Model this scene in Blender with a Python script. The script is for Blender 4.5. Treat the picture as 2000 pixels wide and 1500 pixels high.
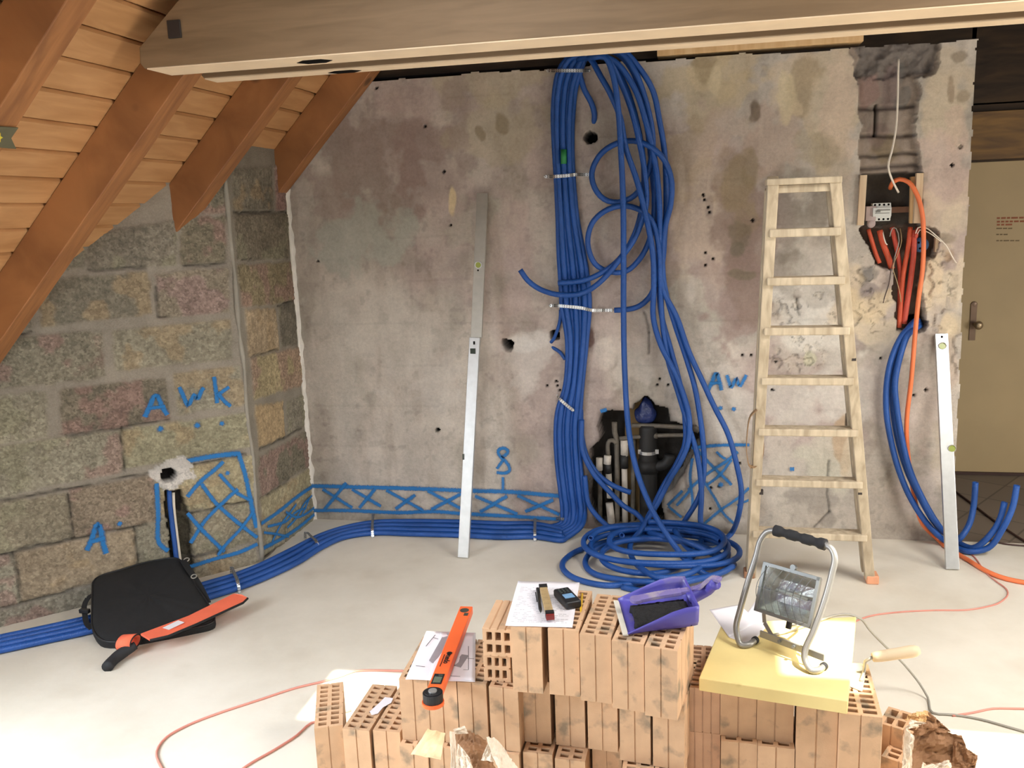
import bpy, bmesh, math, random
import numpy as np
from mathutils import Vector, Matrix, noise as mnoise
random.seed(7); RNG=np.random.default_rng(7)
scene=bpy.context.scene
for o in list(bpy.data.objects): bpy.data.objects.remove(o)
PI=math.pi
# ---------------------------------------------------------------- camera
FPX=1717.577; YAW=.20692618; PITCH=.19289837; ROLL=-.03770412
CAM=Vector((2.338303,-4.910753,1.85))
def cam_axes():
    cy,sy=math.cos(YAW),math.sin(YAW); cp,sp=math.cos(PITCH),math.sin(PITCH)
    f=Vector((-sy*cp,cy*cp,-sp)); r=Vector((cy,sy,0)); u=r.cross(f)
    c,s=math.cos(ROLL),math.sin(ROLL)
    return c*r+s*u, -s*r+c*u, f
CR,CU,CF=cam_axes()
cd=bpy.data.cameras.new('camera'); cam=bpy.data.objects.new('camera',cd); scene.collection.objects.link(cam)
cd.sensor_fit='HORIZONTAL'; cd.sensor_width=36; cd.lens=36*FPX/2000; cd.clip_start=.05
M=Matrix((CR,CU,-CF)).transposed().to_4x4(); M.translation=CAM; cam.matrix_world=M
scene.camera=cam
# ---------------------------------------------------------------- light
scene.view_settings.view_transform='Standard'; scene.view_settings.look='None'
scene.view_settings.gamma=1; scene.view_settings.use_curve_mapping=False
scene.view_settings.exposure=EXPOSURE=0.0
w=bpy.data.worlds.new('sky'); scene.world=w; w.use_nodes=True
w.node_tree.nodes['Background'].inputs[0].default_value=(.60,.74,1,1)
w.node_tree.nodes['Background'].inputs[1].default_value=1.2
SUN_DIR=Vector((-.36,.20,-.91)).normalized()
sl=bpy.data.lights.new('sun','SUN'); sl.energy=17; sl.angle=.012; sl.color=(1,.93,.78)
so=bpy.data.objects.new('sun',sl); scene.collection.objects.link(so); so.rotation_euler=SUN_DIR.to_track_quat('-Z','Y').to_euler()
def area(name,loc,target,sx,sy,power,col,spread=180):
    l=bpy.data.lights.new(name,'AREA'); l.shape='RECTANGLE'; l.size=sx; l.size_y=sy; l.energy=power; l.color=col; l.spread=math.radians(spread)
    o=bpy.data.objects.new(name,l); scene.collection.objects.link(o); o.location=loc
    o.rotation_euler=(Vector(target)-Vector(loc)).to_track_quat('-Z','Y').to_euler(); return o
# daylight from left slope, right and gable windows; ridge and right ceiling lights are added fill
area('daylight_left_slope_window',(-.72,-3.57,1.46),(.40,-3.40,.40),.62,1.2,98,(.80,.90,1),160)
area('fill_ridge_light',(1.5,-2.75,2.96),(1.35,-2.1,0),1.1,1.0,26,(.92,.96,1),150)  # added unseen light, aimed down so the upper wall stays darker
area('fill_right_ceiling_light',(4.3,-2.7,2.96),(3.7,-2.0,0),1.2,1.1,114,(1,.965,.91),150)  # added unseen ceiling light, brightens the floor and lower wall
area('daylight_right_window',(6.3,-2.3,1.45),(2.5,-1.0,.5),1.2,1.1,55,(1,.965,.91),150)
area('daylight_gable_window',(1.6,-6.6,1.3),(1.2,-1.5,.0),1.4,1.1,14,(.96,.98,1),80)
# ---------------------------------------------------------------- pixel rays -> points on real planes (2000x1500 frame)
def ray(x,y): return (CF*FPX+CR*(x-1000)-CU*(y-750)).normalized()
def onpl(x,y,P,n):
    d=ray(x,y); P=Vector(P); n=Vector(n); return CAM+d*((P-CAM).dot(n)/d.dot(n))
def onz(x,y,z=0.0): return onpl(x,y,(0,0,z),(0,0,1))
def ony(x,y,Y=0.0): return onpl(x,y,(0,Y,0),(0,1,0))
def onx(x,y,X=0.0): return onpl(x,y,(X,0,0),(1,0,0))
D0=.6951; DN=Vector((.70711,-.70711,0)); DT=Vector((-.70711,-.70711,0))
def ondg(x,y,off=0.0): return onpl(x,y,Vector((0,-D0,0))+DN*off,DN)
# ---------------------------------------------------------------- helpers
COL=scene.collection
def s2l(c):
    return tuple(((v/255)/12.92 if v/255<=.04045 else (((v/255)+.055)/1.055)**2.4) for v in c)
def NT(name):
    m=bpy.data.materials.new(name); m.use_nodes=True; nt=m.node_tree
    return m,nt,nt.nodes['Principled BSDF']
def mat(name,rgb,rough=.7,metal=0,var=.12,nscale=8,bump=.0,bscale=60,tint=None,spec=.5,coat=0,bdist=.01,objvar=0,grime=None):
    """procedural: noise-varied colour + noise bump"""
    m,nt,b=NT(name); N=nt.nodes; L=nt.links
    c=s2l(rgb); tc=N.new('ShaderNodeTexCoord')
    n=N.new('ShaderNodeTexNoise'); n.inputs['Scale'].default_value=nscale; n.inputs['Detail'].default_value=5; L.new(tc.outputs['Object'],n.inputs['Vector'])
    r=N.new('ShaderNodeValToRGB'); lo=tuple(v*(1-var) for v in c); hi=tuple(min(1,v*(1+var)) for v in c)
    if tint: hi=s2l(tint)
    r.color_ramp.elements[0].position=.3; r.color_ramp.elements[1].position=.7
    r.color_ramp.elements[0].color=(*lo,1); r.color_ramp.elements[1].color=(*hi,1)
    L.new(n.outputs['Fac'],r.inputs['Fac']); out=r.outputs['Color']
    if grime:
        g=N.new('ShaderNodeTexNoise'); g.inputs['Scale'].default_value=grime[1]; g.inputs['Detail'].default_value=8
        gw=N.new('ShaderNodeTexCoord'); oi=N.new('ShaderNodeObjectInfo'); ad=N.new('ShaderNodeVectorMath'); ad.operation='ADD'
        ml=N.new('ShaderNodeVectorMath'); ml.operation='SCALE'; ml.inputs['Scale'].default_value=37
        L.new(oi.outputs['Location'],ml.inputs[0]); L.new(gw.outputs['Object'],ad.inputs[0]); L.new(ml.outputs[0],ad.inputs[1]); L.new(ad.outputs[0],g.inputs['Vector'])
        gr=N.new('ShaderNodeValToRGB'); gr.color_ramp.elements[0].position=grime[2]; gr.color_ramp.elements[1].position=grime[2]+.13
        gr.color_ramp.elements[1].color=(.7,.7,.7,1)
        L.new(g.outputs['Fac'],gr.inputs['Fac'])
        mx=N.new('ShaderNodeMixRGB'); mx.inputs[2].default_value=(*s2l(grime[0]),1)
        L.new(gr.outputs['Color'],mx.inputs[0]); L.new(out,mx.inputs[1]); out=mx.outputs[0]
    if objvar:
        oi=N.new('ShaderNodeObjectInfo'); mr=N.new('ShaderNodeMapRange'); mr.inputs[3].default_value=1-objvar; mr.inputs[4].default_value=1+objvar
        L.new(oi.outputs['Random'],mr.inputs[0]); hs=N.new('ShaderNodeHueSaturation'); L.new(mr.outputs[0],hs.inputs['Value']); L.new(out,hs.inputs['Color']); out=hs.outputs[0]
    L.new(out,b.inputs['Base Color'])
    b.inputs['Roughness'].default_value=rough; b.inputs['Metallic'].default_value=metal
    b.inputs['Specular IOR Level'].default_value=spec; b.inputs['Coat Weight'].default_value=coat
    if bump:
        n2=N.new('ShaderNodeTexNoise'); n2.inputs['Scale'].default_value=bscale; n2.inputs['Detail'].default_value=6; L.new(tc.outputs['Object'],n2.inputs['Vector'])
        bp=N.new('ShaderNodeBump'); bp.inputs['Strength'].default_value=bump; bp.inputs['Distance'].default_value=bdist
        L.new(n2.outputs['Fac'],bp.inputs['Height']); L.new(bp.outputs[0],b.inputs['Normal'])
    return m
def tag(o,label=None,cat=None,group=None,kind=None):
    if label: o['label']=label
    if cat: o['category']=cat
    if group: o['group']=group
    if kind: o['kind']=kind
    return o
def link(name,me,m=None,parent=None,smooth=False):
    o=bpy.data.objects.new(name,me); COL.objects.link(o)
    if m: me.materials.append(m)
    if smooth:
        for p in me.polygons: p.use_smooth=True
    if parent is not None:
        o.parent=parent; o.matrix_parent_inverse=parent.matrix_world.inverted() if parent.type!='EMPTY' else Matrix.Translation(-Vector(parent.location)) if parent.rotation_euler[2]==0 else parent.matrix_basis.inverted()
    return o
def empty(name,loc,label,cat,group=None):
    o=bpy.data.objects.new(name,None); COL.objects.link(o); o.location=loc; o.empty_display_size=.05
    return tag(o,label,cat,group)
class MB:
    def __init__(s): s.v=[]; s.f=[]; s.uv=[]
    def add(s,vs,fs):
        k=len(s.v); s.v+= [tuple(v) for v in vs]; s.f+=[tuple(i+k for i in f) for f in fs]; return s
    def box(s,c,size,R=None):
        c=Vector(c); h=[q/2 for q in size]; vs=[]
        for x in(-1,1):
            for y in(-1,1):
                for z in(-1,1):
                    p=Vector((x*h[0],y*h[1],z*h[2])); 
                    if R is not None: p=R@p
                    vs.append(c+p)
        return s.add(vs,[(0,1,3,2),(4,6,7,5),(0,4,5,1),(2,3,7,6),(0,2,6,4),(1,5,7,3)])
    def bar(s,a,b,wx,wy,up=(0,0,1)):
        a=Vector(a);b=Vector(b);d=(b-a);L=d.length;d.normalize();u=Vector(up);sd=d.cross(u)
        if sd.length<1e-4: sd=d.cross(Vector((0,1,0)))
        sd.normalize();u=sd.cross(d); R=Matrix((sd,d,u)).transposed()
        return s.box((a+b)/2,(wx,L,wy),R)
    def prism(s,poly,n,depth):
        """poly: 3D points (planar), extruded along n by depth"""
        n=Vector(n).normalized()*depth; k=len(poly); P=[Vector(p) for p in poly]
        vs=P+[p+n for p in P]
        fs=[tuple(range(k)),tuple(range(2*k-1,k-1,-1))]+[(i,i+k,(i+1)%k+k,(i+1)%k) for i in range(k)]
        return s.add(vs,fs)
    def tube(s,pts,r,sides=10,closed=False,cap=True,rr=None):
        P=[Vector(p) for p in pts]; n=len(P); rings=[]
        t=(P[1]-P[0]).normalized(); u=t.cross(Vector((.13,.21,.97))); 
        if u.length<.05: u=t.cross(Vector((1,0,0)))
        u.normalize()
        vs=[]
        for i in range(n):
            t=(P[min(i+1,n-1)]-P[max(i-1,0)]).normalized(); u=(u-t*u.dot(t)); u.normalize(); v=t.cross(u)
            R=rr[i] if rr else r
            vs+=[P[i]+(u*math.cos(a)+v*math.sin(a))*R for a in [2*PI*j/sides for j in range(sides)]]
        fs=[]
        for i in range(n-1):
            for j in range(sides):
                a=i*sides+j; b=i*sides+(j+1)%sides; fs.append((a,b,b+sides,a+sides))
        if cap: fs+= [tuple(range(sides-1,-1,-1)),tuple((n-1)*sides+j for j in range(sides))]
        return s.add(vs,fs)
    def cyl(s,a,b,r,sides=20,r2=None):
        return s.tube([a,b],r,sides,rr=[r,r2 if r2 is not None else r])
    def sphere(s,c,r,sc=(1,1,1),seg=16,rings=10):
        vs=[];fs=[]
        for i in range(rings+1):
            th=PI*i/rings
            for j in range(seg):
                ph=2*PI*j/seg; vs.append(Vector(c)+Vector((r*sc[0]*math.sin(th)*math.cos(ph),r*sc[1]*math.sin(th)*math.sin(ph),r*sc[2]*math.cos(th))))
        for i in range(rings):
            for j in range(seg):
                fs.append((i*seg+j,(i+1)*seg+j,(i+1)*seg+(j+1)%seg,i*seg+(j+1)%seg))
        return s.add(vs,fs)
    def build(s,name,m=None,parent=None,smooth=False,bevel=0,seg=2,clean=True):
        me=bpy.data.meshes.new(name); me.from_pydata(s.v,[],s.f); 
        bm=bmesh.new(); bm.from_mesh(me)
        if clean:
            bmesh.ops.remove_doubles(bm,verts=bm.verts,dist=1e-6); bmesh.ops.recalc_face_normals(bm,faces=bm.faces)
        bm.to_mesh(me); bm.free()
        o=link(name,me,m,parent,smooth)
        if bevel:
            md=o.modifiers.new('bevel','BEVEL'); md.width=bevel; md.segments=seg; md.limit_method='ANGLE'; md.angle_limit=.6
            md.harden_normals=False
        return o
def spline(P,step=.02):
    P=[Vector(p) for p in P]
    if len(P)==2: return P
    Q=[P[0]*2-P[1]]+P+[P[-1]*2-P[-2]]; out=[]
    for i in range(1,len(Q)-2):
        p0,p1,p2,p3=Q[i-1:i+3]; n=max(2,int((p2-p1).length/step))
        # centripetal-ish tangents
        d0=max((p1-p0).length,1e-4)**.5; d1=max((p2-p1).length,1e-4)**.5; d2=max((p3-p2).length,1e-4)**.5
        m1=(p1-p0)/d0-(p2-p0)/(d0+d1)+(p2-p1)/d1; m2=(p2-p1)/d1-(p3-p1)/(d1+d2)+(p3-p2)/d2
        m1*=d1; m2*=d1
        for k in range(n):
            t=k/n; out.append(p1*(2*t**3-3*t*t+1)+m1*(t**3-2*t*t+t)+p2*(-2*t**3+3*t*t)+m2*(t**3-t*t))
    out.append(P[-1]); return out
def text_mesh(txt,size,ext=.0004,bold=False):
    cu=bpy.data.curves.new('txt','FONT'); cu.body=txt; cu.size=size; cu.extrude=ext; cu.align_x='CENTER'; cu.align_y='CENTER'
    if bold: cu.offset=size*.02
    o=bpy.data.objects.new('txt',cu); COL.objects.link(o); bpy.context.view_layer.update()
    me=bpy.data.meshes.new_from_object(o.evaluated_get(bpy.context.evaluated_depsgraph_get())); bpy.data.objects.remove(o); return me
def frame(o,loc,X,Y):
    X=Vector(X).normalized(); Y=(Vector(Y)-X*Vector(Y).dot(X)).normalized(); Z=X.cross(Y)
    m=Matrix((X,Y,Z)).transposed().to_4x4(); m.translation=Vector(loc); return m
# numpy value noise
def vnoise(x,y,seed=0):
    xi=np.floor(x).astype(int); yi=np.floor(y).astype(int); xf=x-xi; yf=y-yi
    def h(a,b):
        n=(a*374761393+b*668265263+seed*974634777)&0xffffffff; n=((n^(n>>13))*1274126177)&0xffffffff; return ((n^(n>>16))&0xffff)/65535.
    u=xf*xf*(3-2*xf); v=yf*yf*(3-2*yf)
    return (h(xi,yi)*(1-u)+h(xi+1,yi)*u)*(1-v)+(h(xi,yi+1)*(1-u)+h(xi+1,yi+1)*u)*v
def fbm(x,y,o=4,seed=0):
    s=0;a=.5;t=0
    for k in range(o): s=s+a*vnoise(x*2**k,y*2**k,seed+k); t+=a; a*=.5
    return s/t
def inpoly(x,y,poly):
    r=np.zeros(x.shape,bool); n=len(poly); j=n-1
    for i in range(n):
        xi,yi=poly[i]; xj,yj=poly[j]
        c=((yi>y)!=(yj>y))&(x<(xj-xi)*(y-yi)/((yj-yi) if yj!=yi else 1e-9)+xi); r^=c; j=i
    return r
def blur(a,n=1):
    for _ in range(n):
        b=np.pad(a,1,mode='edge'); a=(b[1:-1,1:-1]*2+b[:-2,1:-1]+b[2:,1:-1]+b[1:-1,:-2]+b[1:-1,2:])/6
    return a
def sstep(a,b,x):
    t=np.clip((x-a)/(b-a),0,1); return t*t*(3-2*t)
def grid_mesh(name,P3,colr,keep,m,smooth=False,alpha=None):
    """P3 (nz,nx,3), colr (nz,nx,3) linear, keep (nz-1,nx-1) bool"""
    nz,nx=P3.shape[:2]; idx=np.arange(nz*nx).reshape(nz,nx)
    q=np.stack([idx[:-1,:-1],idx[:-1,1:],idx[1:,1:],idx[1:,:-1]],-1)[keep]
    me=bpy.data.meshes.new(name); me.vertices.add(nz*nx); me.vertices.foreach_set('co',P3.reshape(-1).astype(np.float32))
    me.loops.add(len(q)*4); me.polygons.add(len(q)); me.loops.foreach_set('vertex_index',q.reshape(-1).astype(np.int32))
    me.polygons.foreach_set('loop_start',(np.arange(len(q))*4).astype(np.int32)); me.update(calc_edges=True)
    ca=me.color_attributes.new('wall_colour','FLOAT_COLOR','POINT'); c4=np.ones((nz*nx,4),np.float32); c4[:,:3]=colr.reshape(-1,3)
    if alpha is not None: c4[:,3]=alpha.reshape(-1)
    ca.data.foreach_set('color',c4.reshape(-1))
    me.validate()
    if smooth: me.polygons.foreach_set('use_smooth',np.ones(len(me.polygons),bool))
    o=link(name,me,m); return o
def wallmat(name,grain,bs,bstr,rough=.95,speck=0):
    m,nt,b=NT(name); N=nt.nodes; L=nt.links
    a=N.new('ShaderNodeAttribute'); a.attribute_name='wall_colour'; tc=N.new('ShaderNodeTexCoord')
    n=N.new('ShaderNodeTexNoise'); n.inputs['Scale'].default_value=bs; n.inputs['Detail'].default_value=8; n.inputs['Roughness'].default_value=.7; L.new(tc.outputs['Object'],n.inputs['Vector'])
    n1=N.new('ShaderNodeTexNoise'); n1.inputs['Scale'].default_value=6; n1.inputs['Detail'].default_value=9; n1.inputs['Roughness'].default_value=.65; L.new(tc.outputs['Object'],n1.inputs['Vector'])
    ad=N.new('ShaderNodeMath'); ad.operation='ADD'; L.new(n.outputs['Fac'],ad.inputs[0]); L.new(n1.outputs['Fac'],ad.inputs[1])
    mr=N.new('ShaderNodeMapRange'); mr.inputs[1].default_value=.6; mr.inputs[2].default_value=1.4; mr.inputs[3].default_value=1-grain; mr.inputs[4].default_value=1+grain; L.new(ad.outputs[0],mr.inputs[0])
    hs=N.new('ShaderNodeHueSaturation'); L.new(mr.outputs[0],hs.inputs['Value']); L.new(a.outputs['Color'],hs.inputs['Color']); out=hs.outputs[0]
    if speck:
        v=N.new('ShaderNodeTexVoronoi'); v.inputs['Scale'].default_value=95; L.new(tc.outputs['Object'],v.inputs['Vector'])
        sc=N.new('ShaderNodeSeparateColor'); L.new(v.outputs['Color'],sc.inputs[0])
        vr=N.new('ShaderNodeMapRange'); vr.inputs[3].default_value=1-speck; vr.inputs[4].default_value=1+speck; L.new(sc.outputs[0],vr.inputs[0])
        h2=N.new('ShaderNodeHueSaturation'); L.new(vr.outputs[0],h2.inputs['Value']); L.new(a.outputs['Alpha'],h2.inputs['Fac']); L.new(out,h2.inputs['Color']); out=h2.outputs[0]
    L.new(out,b.inputs['Base Color'])
    b.inputs['Roughness'].default_value=rough; b.inputs['Specular IOR Level'].default_value=.2
    bp=N.new('ShaderNodeBump'); bp.inputs['Strength'].default_value=bstr; bp.inputs['Distance'].default_value=.008; L.new(n.outputs['Fac'],bp.inputs['Height']); L.new(bp.outputs[0],b.inputs['Normal'])
    return m
def lin(*c): return np.array(s2l(c))
# ================================================================ materials
M_WOOD_D=mat('stained rafter wood',(150,96,52),.55,var=.22,nscale=5,bump=.1,bscale=30)
def woodmat(name,rgb,dark,scale=(1,1,1),rough=.55,ringscale=3,knots=True,strength=.5):
    m,nt,b=NT(name); N=nt.nodes; L=nt.links; tc=N.new('ShaderNodeTexCoord'); mp=N.new('ShaderNodeMapping'); mp.inputs['Scale'].default_value=scale
    L.new(tc.outputs['Object'],mp.inputs[0])
    n=N.new('ShaderNodeTexNoise'); n.inputs['Scale'].default_value=ringscale; n.inputs['Detail'].default_value=7; n.inputs['Distortion'].default_value=.6; L.new(mp.outputs[0],n.inputs['Vector'])
    r=N.new('ShaderNodeValToRGB'); r.color_ramp.elements[0].position=.3; r.color_ramp.elements[1].position=.68
    r.color_ramp.elements[0].color=(*s2l(dark),1); r.color_ramp.elements[1].color=(*s2l(rgb),1); L.new(n.outputs['Fac'],r.inputs['Fac']); out=r.outputs[0]
    if knots:
        v=N.new('ShaderNodeTexVoronoi'); v.inputs['Scale'].default_value=2.3; L.new(tc.outputs['Object'],v.inputs['Vector'])
        kr=N.new('ShaderNodeValToRGB'); kr.color_ramp.elements[0].position=.05; kr.color_ramp.elements[0].color=(.8,.8,.8,1); kr.color_ramp.elements[1].position=.09; kr.color_ramp.elements[1].color=(0,0,0,1)
        L.new(v.outputs['Distance'],kr.inputs['Fac']); mx=N.new('ShaderNodeMixRGB'); mx.inputs[2].default_value=(*s2l(tuple(int(q*.6) for q in dark)),1); L.new(kr.outputs[0],mx.inputs[0]); L.new(out,mx.inputs[1]); out=mx.outputs[0]
    L.new(out,b.inputs['Base Color']); b.inputs['Roughness'].default_value=rough
    return m
M_RAFTER=woodmat('rafter wood',(164,110,64),(126,80,44),(1.2,9,1.2))
M_SHEATH=woodmat('ceiling board wood',(196,148,100),(172,124,78),(7,1,7))
M_BEAM=woodmat('beam varnished wood',(138,112,82),(120,96,68),(.7,7,7),.6,4,False)
M_BEAMU=mat('beam pale underside',(232,208,176),.7,var=.06)
M_FILL=mat('beam filler',(98,78,62),.8)
M_HOLE=mat('dark hole',(14,12,11),1,spec=.1)
M_BLACKM=mat('dark bolt plate',(46,38,34),.6)
M_DARKW=woodmat('dark old timber',(70,52,34),(34,26,18),(1,6,6),.8)
M_PINE=woodmat('fresh pine',(226,190,140),(206,162,110),(8,8,1),.6,3,False)
M_LATH=woodmat('pale lath',(222,200,170),(200,172,138),(10,10,1),.7,3,False)
M_HALLP=mat('hall wall',(120,96,60),.9)
M_DOOR=mat('cream door paint',(176,154,114),.55,var=.05,nscale=3)
M_STEEL=mat('zinc strap',(200,200,198),.35,.9,var=.1,nscale=40)
M_BRONZE=mat('bronze door fitting',(112,92,76),.4,.6)
M_BLUE=None
def hosemat(name,rgb,rough=.45):
    m,nt,b=NT(name); N=nt.nodes; L=nt.links
    uv=N.new('ShaderNodeUVMap'); uv.uv_map='UVMap'; sp=N.new('ShaderNodeSeparateXYZ'); L.new(uv.outputs[0],sp.inputs[0])
    mu=N.new('ShaderNodeMath'); mu.operation='MULTIPLY'; mu.inputs[1].default_value=2*PI/.0045; L.new(sp.outputs[1],mu.inputs[0])
    sn=N.new('ShaderNodeMath'); sn.operation='SINE'; L.new(mu.outputs[0],sn.inputs[0])
    bp=N.new('ShaderNodeBump'); bp.inputs['Strength'].default_value=.35; bp.inputs['Distance'].default_value=.0012; L.new(sn.outputs[0],bp.inputs['Height']); L.new(bp.outputs[0],b.inputs['Normal'])
    tc=N.new('ShaderNodeTexCoord'); n=N.new('ShaderNodeTexNoise'); n.inputs['Scale'].default_value=5; n.inputs['Detail'].default_value=6; L.new(tc.outputs['Object'],n.inputs['Vector'])
    r=N.new('ShaderNodeValToRGB'); c=s2l(rgb); r.color_ramp.elements[0].color=(*[v*.85 for v in c],1); r.color_ramp.elements[1].color=(*[min(1,v*1.12+.01) for v in c],1); r.color_ramp.elements[0].position=.3;r.color_ramp.elements[1].position=.75
    L.new(n.outputs['Fac'],r.inputs['Fac']); L.new(r.outputs[0],b.inputs['Base Color']); b.inputs['Roughness'].default_value=rough
    return m
M_BLUE=hosemat('blue corrugated conduit',(18,76,152))
M_ORANGEH=hosemat('orange conduit',(206,84,50)); M_REDH=hosemat('red orange conduit',(196,76,56))
M_CABO=mat('orange cable sheath',(232,122,72),.5); M_CABR=mat('red flex',(208,138,122),.6); M_CABG=mat('grey lamp cable',(150,146,136),.5); M_CABD=mat('dark brown cable',(66,44,38),.6)
M_WHITEW=mat('white cable',(226,216,200),.5)
M_BRICK=mat('fired clay',(204,166,130),.85,var=.09,nscale=14,bump=.25,bscale=220,objvar=.06,grime=((112,106,90),13,.56),bdist=.002)
M_BRICKR=mat('fired clay pink',(200,160,128),.85,var=.1,nscale=14,bump=.25,bscale=220,objvar=.05,grime=((118,112,96),12,.6),bdist=.002)
M_LADDER=woodmat('worn ladder wood',(198,182,156),(158,142,118),(6,6,1),.75,5,False)
M_ALU=mat('anodised aluminium',(205,206,204),.38,.75,var=.05,nscale=30); M_ALUD=mat('dull aluminium',(176,172,162),.5,.6,var=.06,nscale=30)
M_VIAL=mat('vial green',(150,160,84),.2); M_ORANGE=mat('orange lacquer',(244,106,52),.4,var=.04); M_ORANGEF=mat('orange fabric',(238,112,80),.8,var=.08,bump=.2,bscale=300)
M_BLACKF=mat('black nylon',(24,24,25),.85,var=.15,nscale=50,bump=.2,bscale=400); M_BLACKP=mat('black plastic',(26,26,28),.45); M_RUB=mat('black rubber',(34,34,36),.8)
M_PAPER=mat('white paper',(232,228,232),.8,var=.03,nscale=6); M_INK=mat('grey print',(150,146,150),.9); M_INKD=mat('dark print',(96,92,94),.9)
M_BOARD=mat('yellow formwork board',(236,214,146),.6,var=.07,nscale=5,grime=((186,160,92),7,.66))
M_TUBE=mat('grey lacquered tube',(142,140,136),.4,.5,var=.05); M_ZINC=mat('cast aluminium',(128,130,128),.5,.6,var=.08)
M_REFL=mat('lamp reflector',(214,216,210),.25,.85,var=.08,nscale=60,bump=.3,bscale=90,bdist=.004)
M_PURPLE=mat('violet plastic',(80,74,158),.4,var=.08,nscale=5,grime=((130,118,132),9,.6)); M_BRIST=mat('black bristles',(26,24,24),.9,var=.4,nscale=90,bump=.8,bscale=300)
M_LIP=mat('pale rubber lip',(206,200,186),.6); M_TROW=mat('trowel wood',(206,184,152),.7,var=.1,grime=((150,130,104),12,.6)); M_KRAFT_SHADED=mat('kraft paper shaded',(140,102,70),.85,var=.12,nscale=6,bump=.3,bscale=25)  # kraft colour darkened to hold the shade inside the bags
M_KRAFTL=mat('pale bag paper',(222,206,186),.85,var=.08,nscale=6,bump=.3,bscale=20); M_CREAM=mat('cream card',(240,226,178),.8,var=.03)
M_IRON=mat('dirty steel pipe',(112,104,92),.65,.3,var=.3,nscale=20,bump=.2); M_INSUL=mat('plastered pipe wrap',(200,190,176),.9,var=.2,nscale=14,bump=.5,bscale=40); M_DRAIN=mat('black drain pipe',(34,32,30),.6); M_BAGB=mat('dark blue foil',(30,44,92),.25,var=.4,nscale=12,bump=.8,bscale=12,bdist=.03)
M_GREEN=mat('green tape',(40,130,70),.6); M_RULE=mat('yellowed rule wood',(176,150,108),.5,var=.15,nscale=60); M_RED=mat('dark red end',(120,34,30),.5)
M_SHOE=mat('orange rubber shoe',(212,150,114),.7); M_SOCKB=mat('blue socket box',(52,84,120),.5); M_GREYP=mat('grey plastic device',(206,206,200),.45,var=.04)
M_DIAL=mat('dial glass',(60,66,60),.15); M_LCD=mat('lcd',(96,104,88),.25); M_SCREEN=mat('blue display',(120,160,196),.3); M_YEL=mat('yellow pencil paint',(226,180,40),.5)
m,nt,b=NT('lamp front glass'); b.inputs['Transmission Weight'].default_value=1; b.inputs['Roughness'].default_value=.05; b.inputs['Base Color'].default_value=(.95,.97,.96,1); M_GLASS=m
def spraymat():
    m,nt,b=NT('blue marking spray'); N=nt.nodes; L=nt.links
    b.inputs['Base Color'].default_value=(*s2l((32,114,178)),1); b.inputs['Roughness'].default_value=.8
    uv=N.new('ShaderNodeUVMap'); uv.uv_map='UVMap'; sp=N.new('ShaderNodeSeparateXYZ'); L.new(uv.outputs[0],sp.inputs[0])
    # falloff across stroke 1-|2u-1|
    a=N.new('ShaderNodeMath'); a.operation='MULTIPLY_ADD'; a.inputs[1].default_value=2; a.inputs[2].default_value=-1; L.new(sp.outputs[0],a.inputs[0])
    ab=N.new('ShaderNodeMath'); ab.operation='ABSOLUTE'; L.new(a.outputs[0],ab.inputs[0])
    tc=N.new('ShaderNodeTexCoord'); n=N.new('ShaderNodeTexNoise'); n.inputs['Scale'].default_value=160; n.inputs['Detail'].default_value=3; L.new(tc.outputs['Object'],n.inputs['Vector'])
    ma=N.new('ShaderNodeMath'); ma.operation='MULTIPLY_ADD'; ma.inputs[1].default_value=.9; L.new(n.outputs['Fac'],ma.inputs[0]); L.new(ab.outputs[0],ma.inputs[2])
    mr=N.new('ShaderNodeMapRange'); mr.inputs[1].default_value=.85; mr.inputs[2].default_value=1.35; mr.inputs[3].default_value=.92; mr.inputs[4].default_value=0; L.new(ma.outputs[0],mr.inputs[0])
    L.new(mr.outputs[0],b.inputs['Alpha']); return m
M_SPRAY=spraymat()
def tubeobj(name,pts,r,m,parent=None,sides=10,hollow=True):
    """smooth swept tube with UV (v = metres along) and an open, recessed end"""
    P=[Vector(p) for p in pts]; n=len(P); vs=[];fs=[];uvs=[]
    t=(P[1]-P[0]).normalized(); u=t.cross(Vector((.13,.21,.97))); u.normalize(); s=0; S=[]
    for i in range(n):
        t=(P[min(i+1,n-1)]-P[max(i-1,0)]).normalized(); u=(u-t*u.dot(t)).normalized(); v=t.cross(u)
        vs+=[P[i]+(u*math.cos(a)+v*math.sin(a))*r for a in [2*PI*j/sides for j in range(sides)]]
        if i: s+=(P[i]-P[i-1]).length
        S.append(s)
    for i in range(n-1):
        for j in range(sides):
            a=i*sides+j; b=i*sides+(j+1)%sides; fs.append((a,b,b+sides,a+sides)); uvs+=[(j/sides,S[i]),((j+1)/sides,S[i]),((j+1)/sides,S[i+1]),(j/sides,S[i+1])]
    for e,(k0,dirn) in enumerate(((0,(P[1]-P[0]).normalized()),((n-1)*sides,(P[-2]-P[-1]).normalized()))):
        c=P[0] if e==0 else P[-1]; k=len(vs)
        vs+=[c+(vs[k0+j]-c)*.72+dirn*r*.02 for j in range(sides)]; vs+=[c+(vs[k0+j]-c)*.7+dirn*r*1.5 for j in range(sides)]
        for j in range(sides):
            j2=(j+1)%sides; fs.append((k0+j2,k0+j,k+j,k+j2)); fs.append((k+j2,k+j,k+sides+j,k+sides+j2)); uvs+=[(0,0)]*8
        fs.append(tuple(k+sides+j for j in range(sides))); uvs+=[(0,0)]*sides
    me=bpy.data.meshes.new(name); me.from_pydata(vs,[],fs); l=me.uv_layers.new(name='UVMap'); l.data.foreach_set('uv',[c for q in uvs for c in q])
    bm=bmesh.new(); bm.from_mesh(me); bmesh.ops.recalc_face_normals(bm,faces=bm.faces); bm.to_mesh(me); bm.free()
    return link(name,me,m,parent,True)
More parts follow.
